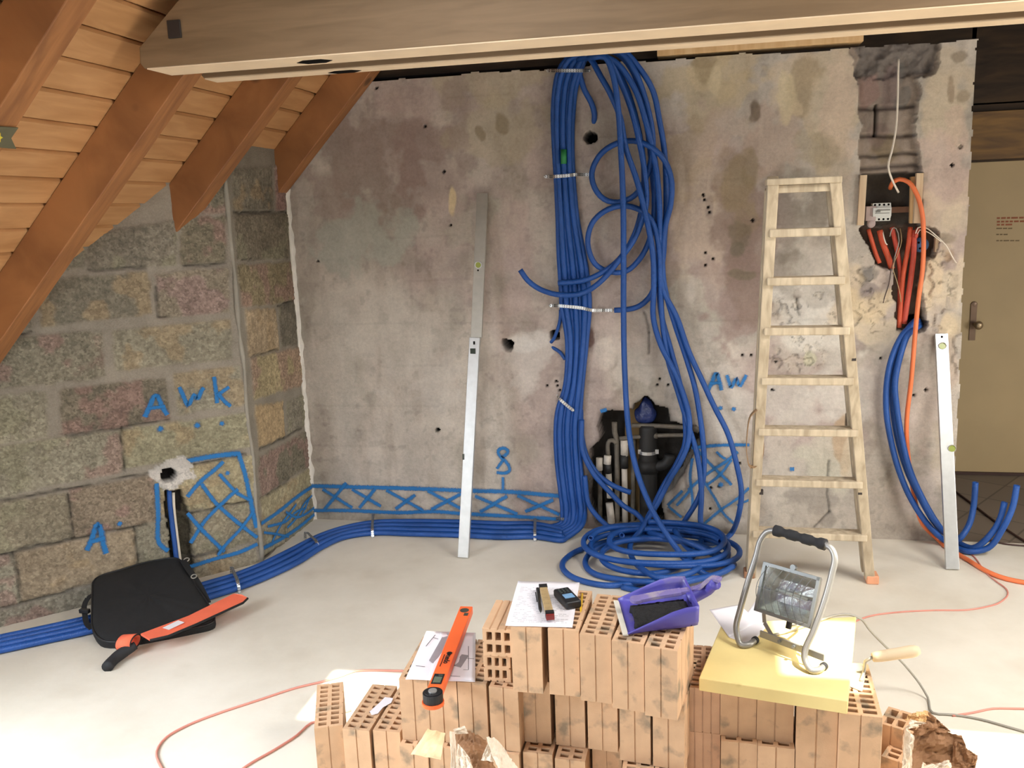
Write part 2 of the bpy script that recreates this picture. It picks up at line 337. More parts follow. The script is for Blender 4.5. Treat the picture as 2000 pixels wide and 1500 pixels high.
# ================================================================ structure
def stain_shade_apply(C,X,Z,items,to,scale,seed=3):
    """items: (px,py,rx,ry,(r,g,b),alpha) blobs with noisy edges, measured on the wall plane"""
    for k,(px,py,rx,ry,c,a) in enumerate(items):
        cx,cz=to(px,py); rx,ry=rx*scale,ry*scale
        wx=(fbm(X*8+k*3,Z*8,5,seed+k)-.5)*1.9; wz=(fbm(X*8,Z*8+k*5,5,seed+k+50)-.5)*1.9
        d=np.sqrt(((X-cx)/rx+wx)**2+((Z-cz)/ry+wz)**2)
        m=(1-sstep(.72,1.1,d))*a*.85; m=m[...,None]
        C[:]=C*(1-m)+lin(*c)*m
# ---- back wall
NX,NZ=560,394; WX=np.linspace(0,3.735,NX); WZ=np.linspace(0,2.63,NZ); X,Z=np.meshgrid(WX,WZ)
tow=lambda px,py:(lambda p:(p.x,p.z))(ony(px,py,0))
C=np.ones((NZ,NX,3))*lin(186,176,164)
f1=fbm(X*1.3,Z*1.1,5,1)[...,None]; f2=fbm(X*3,Z*2.2,5,9)[...,None]; f3=fbm(X*9,Z*9,4,21)[...,None]
C=C*(1-.8*sstep(.45,.62,f1))+lin(172,154,146)*.8*sstep(.45,.62,f1)
C=C*(1-.55*sstep(.52,.66,f2))+lin(158,150,136)*.55*sstep(.52,.66,f2)
C*=(.80+.40*f3)
st1=fbm(X*11,Z*2.2,4,61)[...,None]; C=C*(1-.28*sstep(.54,.68,st1))+lin(150,134,120)*.28*sstep(.54,.68,st1)
st2=fbm(X*6,Z*5,5,71)[...,None]; w2=(.12+.3*sstep(2.3,2.8,X))[...,None]*sstep(.56,.66,st2); C=C*(1-w2)+lin(200,190,176)*w2
st3=fbm(X*26,Z*26,3,91)[...,None]; C*=1-.14*sstep(.62,.72,st3)
W_STAIN_SHADE=[(700,320,75,90,(146,128,118),.8),(650,380,60,50,(160,142,132),.7),(760,260,70,30,(152,134,124),.7),(800,330,35,90,(146,124,116),.8),(835,280,60,50,(148,128,120),.8),(700,470,110,70,(170,170,158),.8),
 (850,180,130,45,(172,150,142),.5),(950,160,130,60,(176,162,136),.7),(980,250,110,60,(176,162,136),.55),(900,240,30,110,(150,132,124),.6),(935,440,75,70,(184,176,160),.6),(985,245,12,22,(134,120,96),.8),(940,262,10,16,(134,120,96),.8),
 (660,700,60,160,(188,180,168),.6),(760,640,100,90,(194,186,174),.6),(850,760,90,90,(196,188,178),.6),(1000,480,60,120,(182,162,154),.6),(1020,700,60,60,(206,198,188),.7),
 (1370,180,80,70,(184,166,132),.7),(1420,140,60,50,(198,178,142),.6),(1340,300,60,70,(170,152,128),.7),(1400,240,50,50,(186,166,150),.6),(1380,470,50,120,(190,170,146),.5),(1450,470,50,130,(138,118,108),.8),(1430,350,50,60,(150,130,112),.7),(1440,600,55,90,(146,124,116),.85),(1400,560,40,60,(160,140,132),.7),
 (1375,120,30,14,(150,132,104),.7),(1475,210,10,18,(110,96,84),.8),(1600,200,60,110,(200,182,150),.6),(1560,150,50,50,(206,186,158),.6),(1510,260,50,60,(176,154,138),.7),(1640,240,30,100,(206,184,164),.7),(1620,300,40,60,(186,170,144),.5),
 (1240,720,60,60,(204,194,182),.7),(1200,640,50,50,(196,180,168),.6),(1160,560,30,60,(182,168,158),.5),(1320,720,50,60,(196,186,174),.5),(1390,740,60,40,(206,196,186),.5),(1420,810,60,60,(208,200,190),.6),(1340,930,60,60,(206,198,188),.7),(1400,1000,60,40,(204,196,186),.7),
 (1600,650,80,55,(214,208,196),.9),(1560,600,60,40,(212,206,196),.85),(1570,700,80,30,(186,176,164),.6),(1600,560,40,30,(160,152,142),.7),(1560,580,8,10,(120,108,100),.8),(1580,695,14,18,(190,186,158),.9),(1640,780,60,60,(212,206,196),.6),(1540,800,60,60,(206,200,190),.6),(1620,900,50,60,(196,192,172),.6),(1650,860,16,60,(176,150,120),.9),(1660,900,12,50,(196,180,156),.8),
 (1590,980,40,35,(150,142,132),.8),(1620,1020,16,20,(140,132,122),.8),(1630,700,26,20,(196,188,176),.8),(1740,760,50,80,(206,192,182),.6),(1800,800,40,90,(200,184,174),.6),(1850,900,22,80,(176,164,146),.8),(1800,960,40,60,(206,194,186),.6),(1850,700,22,60,(188,168,152),.6),
 (1690,540,16,28,(112,108,104),.95),(1695,575,20,18,(128,118,118),.9),(1660,620,40,40,(204,186,160),.7),(1700,640,40,25,(212,196,168),.7),(1730,670,25,16,(200,188,170),.6),
 (1850,200,40,70,(214,196,168),.7),(1860,120,40,40,(196,180,156),.7),(1860,270,24,40,(206,182,164),.6),(1840,350,50,60,(206,182,168),.7),(1870,420,24,60,(204,188,164),.6),(1830,430,40,50,(214,198,172),.6),(1850,560,30,60,(218,202,174),.7),(1860,640,20,30,(200,184,158),.7),(1876,110,14,10,(120,106,88),.7),(1856,175,6,28,(150,130,108),.8),(1878,185,12,10,(146,130,108),.7),(1850,460,18,10,(132,120,96),.6),(1852,500,8,14,(176,150,122),.7),
 (885,400,8,28,(222,202,158),.9),(942,450,18,95,(150,140,130),.45),(1015,672,34,16,(214,208,200),.7),(1050,662,24,22,(210,204,196),.6),(1385,405,10,22,(140,124,116),.5),(1085,655,10,12,(60,50,46),.9),(1155,660,9,18,(92,62,56),.9)]
W_STAIN_SHADE+=[(1475,215,10,25,(112,98,82),.8),(1450,380,35,60,(150,132,104),.8),(1455,520,40,100,(134,114,102),.7),(1470,340,14,40,(140,124,98),.7),(1375,150,20,30,(158,140,110),.7),(1400,150,12,26,(208,192,160),.8),(1570,160,28,60,(160,142,114),.75),(1535,190,25,44,(210,194,160),.8),(1560,210,14,18,(204,186,156),.8),(1650,200,26,110,(210,190,168),.7),(1290,420,24,160,(152,132,120),.6),(1600,290,50,30,(160,146,120),.6),(1450,450,22,34,(104,94,72),.6),(1440,490,12,14,(104,98,80),.7),(1450,535,22,10,(116,106,84),.7),(1690,600,40,36,(212,192,156),.75),(1660,560,20,50,(206,184,150),.6),(1820,560,26,60,(216,196,164),.8),(1855,640,16,26,(208,190,160),.8),(1550,420,55,70,(112,104,92),.55),(1535,520,45,50,(120,112,100),.5),(1600,520,44,60,(206,198,186),.6),(1645,400,16,60,(196,178,158),.6),(1250,640,30,60,(172,158,146),.6),(1330,680,40,40,(186,174,160),.6),(1180,700,24,30,(210,198,184),.7),(1290,560,16,60,(150,134,122),.5)]  # dark blobs behind the upper ladder are cast shade painted into the wall
stain_shade_apply(C,X,Z,W_STAIN_SHADE,tow,1/345)
# faint block joints telegraphing through the thin plaster
jt=np.zeros_like(X)
for k in range(1,11):
    zz=k*.25-.02; jt+=np.exp(-((Z-zz-(fbm(X*3,Z*0,3,k)-.5)*.012)/.006)**2)*(fbm(X*2.4,Z*0+k,2,70+k)>.52)
C*=(1-.09*np.clip(jt,0,1))[...,None]
# recesses
def poly(pts,to=tow): return [to(*p) for p in pts]
wx=X+(fbm(X*14,Z*14,4,5)-.5)*.05; wz=Z+(fbm(X*14,Z*14,4,6)-.5)*.05
dep=(fbm(X*4,Z*4,4,33)-.5)*.012+(fbm(X*22,Z*22,3,34)-.5)*.004
flk=np.zeros_like(X)
for (px,py,rx,ry) in ((1690,600,50,70),(1830,560,34,90),(1700,540,34,50),(1570,620,70,60),(1860,690,20,50),(1560,700,60,30)):
    a_,b_=tow(px,py); flk=np.maximum(flk,1-sstep(.7,1.1,np.hypot((X-a_)/(rx/345),(Z-b_)/(ry/345))))
q_=fbm(X*17,Z*17,4,131); dep+=flk*.010*(q_>.5); eg=np.exp(-((q_-.5)/.018)**2)*flk; C*=(1-.45*eg)[...,None]; C=C*(1-.5*(flk*(q_>.5))[...,None])+C*.78*.5*(flk*(q_>.5))[...,None]*2*.5+lin(150,138,120)*.25*(flk*(q_>.5))[...,None]
rough=(fbm(X*16,Z*16,4,44)-.5)
def cut(pl,d,rg=0.0,warp=True,dark=None,a=1.0):
    global dep,C
    m=inpoly(wx if warp else X,wz if warp else Z,pl)
    dep=np.where(m,d+rough*rg,dep)
    if dark is not None:
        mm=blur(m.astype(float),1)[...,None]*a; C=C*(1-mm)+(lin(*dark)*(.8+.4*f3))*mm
    return m
chase=cut(poly([(1655,78),(1835,72),(1832,130),(1822,145),(1796,155),(1790,240),(1798,330),(1790,440),(1690,440),(1680,345),(1681,250),(1678,160),(1664,120)]),.03,.012,dark=(150,136,124))
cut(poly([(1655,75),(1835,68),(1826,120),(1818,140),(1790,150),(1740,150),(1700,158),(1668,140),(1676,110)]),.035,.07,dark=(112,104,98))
stain_shade_apply(C,X,Z,[(1700,175,16,28,(146,118,110),.8),(1735,190,20,50,(126,108,104),.8),(1740,290,35,20,(134,118,92),.8),(1720,250,20,25,(130,112,104),.8),(1765,180,12,40,(100,98,94),.7)],tow,1/345)
for yy in (208,264,300,325):
    zc=tow(1740,yy)[1]; mm=chase*np.exp(-((Z-zc+(fbm(X*8,Z*0,3,int(yy))-.5)*.02)/.009)**2); dep+=mm*.02; C*=(1-.35*mm)[...,None]
xc,zc=tow(1712,235); mm=np.exp(-((X-xc)/.007)**2)*(np.abs(Z-zc)<.08); dep+=mm*.03; C*=(1-.8*mm)[...,None]
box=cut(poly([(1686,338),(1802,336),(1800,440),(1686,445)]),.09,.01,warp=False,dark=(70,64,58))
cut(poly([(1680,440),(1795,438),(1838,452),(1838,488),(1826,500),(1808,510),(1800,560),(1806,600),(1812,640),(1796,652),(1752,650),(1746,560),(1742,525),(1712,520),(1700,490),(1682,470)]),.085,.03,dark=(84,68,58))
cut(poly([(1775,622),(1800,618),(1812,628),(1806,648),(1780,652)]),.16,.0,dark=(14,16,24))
cut(poly([(1648,805),(1662,780),(1666,800),(1664,838),(1650,838)]),.03,.01,dark=(90,80,70))
NIC=[(225,190),(410,140),(520,150),(560,90),(650,30),(740,110),(870,150),(880,290),(1150,300),(1195,430),(1160,540),(1110,590),(1010,790),(850,960),(825,1060),(880,1270),(180,1290),(110,1000),(100,540),(230,450),(190,300)]
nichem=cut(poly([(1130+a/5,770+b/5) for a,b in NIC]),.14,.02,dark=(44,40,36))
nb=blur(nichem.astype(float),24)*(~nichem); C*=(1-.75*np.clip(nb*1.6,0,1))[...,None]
for (px,py,r,d) in [(1153,270,.034,.2),(993,672,.032,.2),(855,842,.016,.05),(1085,655,.03,.1)]:
    a,b=tow(px,py); m_=((wx-a)**2+(wz-b)**2)<r*r; dep=np.where(m_,d,dep); C[m_]=lin(16,14,13)
for (px,py) in [(1470,430),(1384,404),(1386,415),(1375,390),(1374,381),(1377,494),(1393,505),(1377,518),(1450,694),(1467,693),(1289,741),(1305,752),(1283,752),(1069,753),(1087,745),(1089,753),(1094,763),(1445,905),(1388,954),(1386,994),(1404,950),(735,172),(830,246),(867,335),(1720,700),(1832,690),(1876,287),(1860,322),(1100,450),(880,440),(620,510),(1515,707),(1509,762),(1808,762),(1785,773)]:
    a,b=tow(px,py); m_=((X-a)**2+(Z-b)**2)<.0078**2; dep=np.where(m_,.02,dep); C[m_]=lin(34,28,25)
# cracks
for pts in ([(1620,900),(1612,950),(1620,1000),(1590,1030)],[(1257,610),(1268,650),(1266,690)],[(1555,585),(1560,600),(1562,615)]):
    P=[tow(*p) for p in pts]
    for (a,b),(c,d) in zip(P[:-1],P[1:]):
        t=np.clip(((X-a)*(c-a)+(Z-b)*(d-b))/((c-a)**2+(d-b)**2),0,1); q=np.hypot(X+(wx-X)*.6-(a+t*(c-a)),Z-(b+t*(d-b))); mm=np.exp(-(q/.0065)**2); C*=(1-.6*mm)[...,None]; dep+=mm*.006
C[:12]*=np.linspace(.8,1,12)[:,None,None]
P3=np.stack([X,np.maximum(dep,-.004),Z],-1)
# ragged free end and ragged top
edge=3.715-(Z/2.6)*.02+(fbm(Z*9,Z*0,3,81)-.5)*.03; top=2.60+(fbm(X*6,X*0,4,82)-.5)*.035
top=np.where(X<1.2,np.minimum(top,2.62),top)
keep=((X<=edge)&(Z<=top)); keep=keep[:-1,:-1]&keep[1:,1:]
M_WALL=wallmat('stripped plaster wall',.22,55,.5)
wb=grid_mesh('wall_back',P3,C,keep,M_WALL); tag(wb,kind='structure')
g=MB(); g.box((1.85,.28,1.275),(3.6,.1,2.55)); g.box((3.645,.155,1.275),(.04,.29,2.55)); g.box((1.86,.20,2.545),(3.6,.14,.01))
bk=g.build('masonry_core',M_WALL and mat('grey block masonry',(176,164,148),.95,bump=.5,bscale=50),wb)
# ---- block walls: heightfield with individually coloured blocks
def blockwall(name,P0,T,Nn,L,H,to,blocks,joints,ztop,base,mortar,extra=None,res=.0095,seed=0,groove=None):
    nx=int(L/res)+1; nz=int(H/res)+1; S,Zb=np.meshgrid(np.linspace(0,L,nx),np.linspace(0,H,nz))
    Cc=np.ones((nz,nx,3))*lin(*mortar)*(.9+.2*fbm(S*12,Zb*12,4,seed))[...,None]; AL=np.zeros_like(S); D=np.zeros_like(S)+(fbm(S*10,Zb*10,4,seed+1)-.5)*.008
    ws=S+(fbm(S*16,Zb*16,3,seed+2)-.5)*.018; wzz=Zb+(fbm(S*16,Zb*16,3,seed+3)-.5)*.018
    for k,(q,c) in enumerate(blocks):
        pl=[to(*p) for p in q]; m_=inpoly(ws,wzz,pl); mf=blur(m_.astype(float),1)
        sp=fbm(S*60,Zb*60,3,seed+9+k); pa=fbm(S*6,Zb*6,3,seed+40+k)
        cc=(lin(*c)*.75+lin(138,130,114)*.30)*(.66+.76*sp)[...,None]*(.85+.3*pa)[...,None]
        tint=lin(170,148,116) if k%3==0 else (lin(146,142,118) if k%3==1 else lin(158,126,118))
        tm=(sstep(.52,.62,fbm(S*9,Zb*9,4,seed+70+k))*.55)[...,None]; cc=cc*(1-tm)+tint*(.7+.6*sp)[...,None]*tm
        AL=np.maximum(AL,mf*(.75+.25*((k*7)%3)/2)); mf=mf[...,None]; Cc=Cc*(1-mf)+cc*mf; D=np.where(m_,.006+(sp-.5)*.010,D)
    for pts,wd in joints:
        P=[to(*p) for p in pts]
        for (a,b),(c,d) in zip(P[:-1],P[1:]):
            t=np.clip(((S-a)*(c-a)+(Zb-b)*(d-b))/((c-a)**2+(d-b)**2),0,1); qd=np.hypot(ws-(a+t*(c-a)),wzz-(b+t*(d-b))); mm=np.exp(-(qd/wd)**2); Cc*=(1-.78*mm)[...,None]; D-=mm*.012
    if extra: Cc,D=extra(S,Zb,Cc,D,ws,wzz)
    T=np.array(T);Nv=np.array(Nn);P0=np.array(P0)
    P=P0+S[...,None]*T+D[...,None]*Nv; P[...,2]=Zb
    kp=np.ones(S.shape,bool); 
    zt=ztop(P[...,0]); kp=Zb<=zt; kp=kp[:-1,:-1]|kp[1:,1:]
    Pz=P.copy(); 
    o=grid_mesh(name,P,Cc,kp,base,alpha=AL); return tag(o,kind='structure')
M_BLK=wallmat('pumice block wall',.30,120,1.0,speck=.27)
def tod(px,py):
    p=ondg(px,py); return ((p-Vector((0,-D0,0))).dot(DT),p.z)
def tos(px,py):
    p=onx(px,py); return (D0+p.y,p.z)
grey=(132,125,112); lg=(152,146,128); tan=(176,154,124)
DB=[([(-60,560),(60,560),(60,640),(-60,655)],grey),([(172,470),(215,450),(345,430),(345,517),(172,527)],grey),([(350,428),(440,420),(442,512),(352,518)],(120,112,94)),
 ([(75,548),(290,530),(296,612),(80,640)],(124,118,104)),([(302,534),(446,522),(450,608),(312,620)],(148,124,118)),([(-90,665),(200,648),(206,738),(-90,768)],(134,128,112)),([(220,645),(452,624),(454,700),(222,726)],(146,140,122)),
 ([(-90,780),(88,764),(94,856),(-90,880)],lg),([(115,760),(322,738),(332,820),(122,850)],(112,104,90)),([(337,730),(468,712),(482,790),(347,810)],lg),
 ([(-90,885),(235,838),(240,915),(-90,995)],lg),([(128,858),(235,838),(240,922),(134,940)],lg),([(237,838),(486,806),(497,872),(241,916)],(160,154,126)),
 ([(-90,998),(132,960),(142,1050),(-90,1100)],(142,132,112)),([(134,958),(302,926),(304,1020),(143,1050)],(138,122,104)),([(306,922),(494,888),(500,975),(306,1008)],(176,164,130)),([(306,1012),(500,978),(505,1055),(360,1090),(306,1095)],(150,140,118)),
 ([(-90,1104),(25,1080),(40,1178),(-90,1210)],lg),([(27,1080),(262,1030),(266,1115),(42,1176)],(162,144,120)),([(264,1028),(340,1012),(340,1100),(268,1112)],(140,134,116)),([(-90,1214),(150,1152),(270,1120),(270,1200),(-90,1300)],(142,136,122)),([(272,1116),(500,1062),(504,1110),(272,1170)],(152,142,122)),
 ([(60,450),(168,440),(168,520),(60,540)],(130,126,112)),([(350,330),(445,330),(445,415),(350,420)],(120,114,98))]
DJ=[([(172,529),(286,522)],.006),([(360,520),(440,514)],.006),([(25,655),(60,648)],.006),([(303,560),(310,618),(330,616)],.006),([(131,851),(333,820)],.006),([(236,834),(243,920)],.006),([(0,978),(113,958),(300,922),(480,888)],.006),
 ([(133,965),(143,1050)],.007),([(0,1083),(143,1052),(283,1023)],.007),([(372,1002),(495,975)],.006),([(262,1030),(268,1100)],.007),([(26,1080),(41,1175)],.007),([(0,1187),(140,1152)],.006),([(372,1090),(440,1076)],.006)]
def dextra(S,Zb,Cc,D,ws,wz_):
    # chiselled channel below the wall box with the plaster dab
    pl=[tod(*p) for p in [(322,960),(355,958),(372,1010),(378,1080),(380,1120),(338,1120),(330,1060)]]
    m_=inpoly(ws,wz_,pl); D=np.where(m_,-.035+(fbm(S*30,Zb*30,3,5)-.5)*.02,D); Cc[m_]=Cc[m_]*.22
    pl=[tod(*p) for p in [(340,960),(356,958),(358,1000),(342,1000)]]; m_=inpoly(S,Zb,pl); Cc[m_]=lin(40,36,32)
    c=tod(335,925); d=np.hypot((S-c[0])/.11,(Zb-c[1])/.095)+(fbm(S*20,Zb*20,4,77)-.5)*.9
    m_=d<.85; Cc[m_]=lin(206,200,192)*(.9+.2*fbm(S*20,Zb*20,3,8))[m_][:,None]; D=np.where(m_,.012,D)
    c=tod(329,927); m_=(np.hypot(S-c[0],Zb-c[1])<.037); D=np.where(m_,-.05,D); Cc[m_]=lin(24,22,22)
    c=tod(160,470); d=np.hypot((S-c[0])/.12,(Zb-c[1])/.05)
    return Cc,D
LD=1.75
wl=blockwall('wall_left',(0,-D0,0),DT,DN,LD,2.35,tod,DB,DJ,lambda x:2.262+1.03*x,M_BLK,(158,149,136),dextra,seed=100)
SB=[([(452,330),(530,325),(532,412),(455,412)],(120,114,100)),([(457,420),(561,418),(564,506),(462,508)],(116,106,90)),([(462,518),(568,512),(575,588),(472,602)],(138,124,94)),([(478,606),(538,602),(544,683),(484,700)],tan),([(543,598),(574,590),(580,672),(548,680)],(108,102,90)),
 ([(488,702),(586,676),(590,752),(494,780)],(172,156,118)),([(497,792),(552,784),(556,852),(504,876)],(184,158,118)),([(558,786),(592,770),(598,828),(560,850)],(132,126,112)),([(502,895),(606,836),(612,905),(508,970)],(116,110,94)),([(508,975),(614,908),(616,960),(512,1030)],(168,158,126)),([(512,1034),(617,962),(617,1014),(516,1085)],(150,142,120)),([(536,320),(556,330),(558,412),(538,412)],(140,110,104))]
SJ=[([(457,415),(562,415)],.006),([(463,508),(500,506)],.004),([(542,596),(574,588)],.005),([(491,697),(542,682)],.006),([(552,786),(557,852)],.005),([(508,878),(557,854),(590,836)],.007),([(508,973),(560,942)],.006),([(556,1030),(558,1068)],.007),([(510,1092),(560,1062),(617,1020)],.006)]
ws_=blockwall('wall_side',(0,-D0,0),(0,1,0),(1,0,0),D0,2.35,tos,SB,SJ,lambda x:x*0+2.262,M_BLK,(150,142,128),seed=300)
# mortar fillet in the bend and the ragged white corner strip
g=MB(); P=spline([Vector((.0+.004*math.sin(i*2.1),-D0+.004*math.cos(i*1.7),2.2*i/14)) for i in range(15)],.05)
g.tube(P,.02,8,rr=[.011+.006*mnoise.noise(p*9) for p in P]); fl=g.build('mortar_fillet',mat('mortar',(150,144,132),.95,bump=.5,bscale=60),ws_,True)
g=MB(); vs=[];n=140
for i in range(n):
    z=2.03*i/(n-1); a=.010+.012*mnoise.noise(Vector((z*9,0,3))); b=.012+.014*mnoise.noise(Vector((z*14,5,1)))
    dx=.010*mnoise.noise(Vector((z*2.5,2,7)))
    vs+=[(0.004,-max(a,.003)-.012,z),(.006+abs(dx),-.010,z),(max(b,.004)+.012,-.006,z)]
fs=[]
for i in range(n-1):
    k=3*i; fs+=[(k,k+1,k+4,k+3),(k+1,k+2,k+5,k+4)]
g.add(vs,fs); cs=g.build('corner_plaster_strip',mat('white gypsum edge',(228,222,212),.9,bump=.5,bscale=80),wb,clean=False)
sm=cs.modifiers.new('t','SOLIDIFY'); sm.thickness=.004
# ---- floor (screed) and hall floor
def plane_obj(name,pts,m,parent=None):
    g=MB(); g.add(pts,[tuple(range(len(pts)))]); return g.build(name,m,parent)
m,nt,b=NT('dusty screed'); N=nt.nodes; L=nt.links; tc=N.new('ShaderNodeTexCoord')
n=N.new('ShaderNodeTexNoise'); n.inputs['Scale'].default_value=1.1; n.inputs['Detail'].default_value=9; n.inputs['Roughness'].default_value=.62; L.new(tc.outputs['Object'],n.inputs['Vector'])
r=N.new('ShaderNodeValToRGB'); r.color_ramp.elements[0].position=.36; r.color_ramp.elements[1].position=.64; r.color_ramp.elements[0].color=(*s2l((208,200,184)),1); r.color_ramp.elements[1].color=(*s2l((226,219,205)),1); L.new(n.outputs['Fac'],r.inputs['Fac'])
n3=N.new('ShaderNodeTexNoise'); n3.inputs['Scale'].default_value=3.2; n3.inputs['Detail'].default_value=8; L.new(tc.outputs['Object'],n3.inputs['Vector'])
r3=N.new('ShaderNodeValToRGB'); r3.color_ramp.elements[0].position=.56; r3.color_ramp.elements[1].position=.72; r3.color_ramp.elements[1].color=(.4,.4,.4,1); L.new(n3.outputs['Fac'],r3.inputs['Fac'])
mx=N.new('ShaderNodeMixRGB'); mx.inputs[2].default_value=(*s2l((196,185,167)),1); L.new(r3.outputs[0],mx.inputs[0]); L.new(r.outputs[0],mx.inputs[1]); L.new(mx.outputs[0],b.inputs['Base Color'])
b.inputs['Roughness'].default_value=.62; b.inputs['Specular IOR Level'].default_value=.35
n2=N.new('ShaderNodeTexNoise'); n2.inputs['Scale'].default_value=40; n2.inputs['Detail'].default_value=8; L.new(tc.outputs['Object'],n2.inputs['Vector']); bp=N.new('ShaderNodeBump'); bp.inputs['Strength'].default_value=.15; bp.inputs['Distance'].default_value=.004; L.new(n2.outputs['Fac'],bp.inputs['Height']); L.new(bp.outputs[0],b.inputs['Normal'])
M_FLOOR=m
g=MB(); g.box((2.4,-3.4,-.05),(8.4,6.82,.1)); tag(g.build('floor',M_FLOOR),kind='structure')
m,nt,b=NT('dusty hall tiles'); N=nt.nodes; L=nt.links; tc=N.new('ShaderNodeTexCoord'); br=N.new('ShaderNodeTexBrick'); br.offset=0; br.inputs['Scale'].default_value=1; br.inputs['Brick Width'].default_value=.33; br.inputs['Row Height'].default_value=.33; br.inputs['Mortar Size'].default_value=.006
br.inputs['Color1'].default_value=(*s2l((120,106,92)),1); br.inputs['Color2'].default_value=(*s2l((108,96,84)),1); br.inputs['Mortar'].default_value=(*s2l((84,74,64)),1)
mp=N.new('ShaderNodeMapping'); mp.inputs['Rotation'].default_value=(0,0,.6); L.new(tc.outputs['Object'],mp.inputs[0]); L.new(mp.outputs[0],br.inputs['Vector']); L.new(br.outputs['Color'],b.inputs['Base Color']); b.inputs['Roughness'].default_value=.6
g=MB(); g.box((4.3,.68,-.051),(4.6,1.34,.1)); tag(g.build('floor_hall',m),kind='structure')
# ---- ceiling: boarded roof slope, boards run along the wall
sl_=1.03; zr=lambda x:2.25+sl_*x
ux=Vector((1,0,sl_)).normalized(); nr=Vector((-sl_,0,1)).normalized()
g=MB(); lw=.1315; k=0; s0=-1.9
while s0<1.75:
    a=Vector((0,0,2.25))+ux*s0
    y0=-3.35 if (s0<-.62 or s0>.1) or True else -3.35
    # profiled board: bevelled long edges leave a dark v-joint
    w_=lw; e=.008; cs_=[(0,.012),(e,.0),(w_-e,.0),(w_,.012),(w_,.022),(0,.022)]
    pts=[a+ux*p+nr*q+Vector((0,-6.75,0)) for p,q in cs_]
    g.prism(pts,(0,1,0),6.85-.02+.0)
    s0+=lw+.0035
ce=g.build('ceiling',M_SHEATH); tag(ce,kind='structure')
g=MB(); P=[Vector((0,-6.8,2.25))+ux*q+nr*.03 for q in(-1.9,1.75)]; g.prism([P[0],P[1],P[1]+nr*.1,P[0]+nr*.1],(0,1,0),8.4); g.build('roof_underlay',M_DARKW,ce)
# flat dark ceiling above the collar ties, right slope and the rest of the shell, with roof window openings
def slab_with_holes(name,xs,ys,holes,z0,z1,m,kind='structure'):
    xs=sorted(set(xs+[h[0] for h in holes]+[h[1] for h in holes])); ys=sorted(set(ys+[h[2] for h in holes]+[h[3] for h in holes])); g=MB()
    for i in range(len(xs)-1):
        for j in range(len(ys)-1):
            cx=(xs[i]+xs[i+1])/2; cy=(ys[j]+ys[j+1])/2
            if any(h[0]<cx<h[1] and h[2]<cy<h[3] for h in holes): continue
            g.box((cx,cy,(z0+z1)/2),(xs[i+1]-xs[i],ys[j+1]-ys[j],z1-z0))
    return tag(g.build(name,m),kind=kind)
def up(x,y,z,zt): 
    t=(zt-z)/(-SUN_DIR.z); return x-SUN_DIR.x*t,y-SUN_DIR.y*t
ZC=3.0
ax0,ay0=up(.88,-2.14,0,ZC); ax1,ay1=up(1.32,-1.765,0,ZC)
bx0,by0=up(2.60,-2.43,.47,ZC); bx1,_=up(2.90,-1.75,.45,ZC); _,by1=up(3,-2.0,.3,ZC); cx0,cy0=up(3.12,-2.9,0,ZC); cx1,cy1=up(4.4,-1.87,0,ZC)
slab_with_holes('ceiling_upper',[.72,6.6],[-6.8,1.45],[(ax0,ax1,ay0,ay1),(bx0,bx1,by0,by1),(cx0,cx1,cy0,cy1)],ZC,ZC+.04,mat('dark ceiling boarding',(92,72,50),.9))
for i,(x0,x1,y0,y1) in enumerate([(ax0,ax1,ay0,ay1),(bx0,bx1,by0,by1),(cx0,cx1,cy0,cy1)]):
    g=MB(); f_=.04
    g.box(((x0+x1)/2,y0-f_/2,ZC+.05),(x1-x0+2*f_,f_,.1)); g.box(((x0+x1)/2,y1+f_/2,ZC+.05),(x1-x0+2*f_,f_,.1)); g.box((x0-f_/2,(y0+y1)/2,ZC+.05),(f_,y1-y0,.1)); g.box((x1+f_/2,(y0+y1)/2,ZC+.05),(f_,y1-y0,.1))
    tag(g.build('window_%d'%(i+1),M_PINE),kind='structure')
MP=mat('white plaster board',(206,200,190),.9)
g=MB(); g.box((6.65,-3.4,1.5),(.1,6.9,3.0)); tag(g.build('wall_right',MP),kind='structure')
g=MB(); g.box((2.5,-6.85,1.5),(8.6,.1,3.05)); tag(g.build('wall_front',mat('old dark boarding',(96,80,62),.9)),kind='structure')
g=MB(); g.box((-1.24,-4.3,.7),(.1,5.1,1.4)); tag(g.build('wall_knee',MP),kind='structure')
# hall behind the free wall end
g=MB(); g.box((5.79,1.36,1.5),(1.6,.12,3.0)); g.box((3.0,1.36,1.5),(2.1,.12,3.0)); g.box((4.5,1.36,2.7),(.95,.12,.6)); g.box((4.5,1.36,2.23),(.95,.12,.36))
hw=g.build('wall_hall',M_DARKW); tag(hw,kind='structure')
g=MB(); g.box((4.9,1.285,2.21),(1.9,.03,.29)); g.build('header_board',woodmat('ochre header',(140,104,50),(96,68,34),(1,6,6),.6,3,False),hw)
g=MB(); g.box((6.6,.7,1.5),(.1,1.4,3.0)); tag(g.build('wall_hall_right',M_HALLP),kind='structure')
g=MB(); g.box((2.0,.7,1.5),(.1,1.2,3.0)); tag(g.build('wall_hall_left',M_HALLP),kind='structure')
g=MB(); g.box((.35,.43,1.8),(3.4,.1,3.6)); tag(g.build('sky_seal_panel',M_DARKW),kind='structure')  # unseen panel added to stop sky showing through the gap above the wall
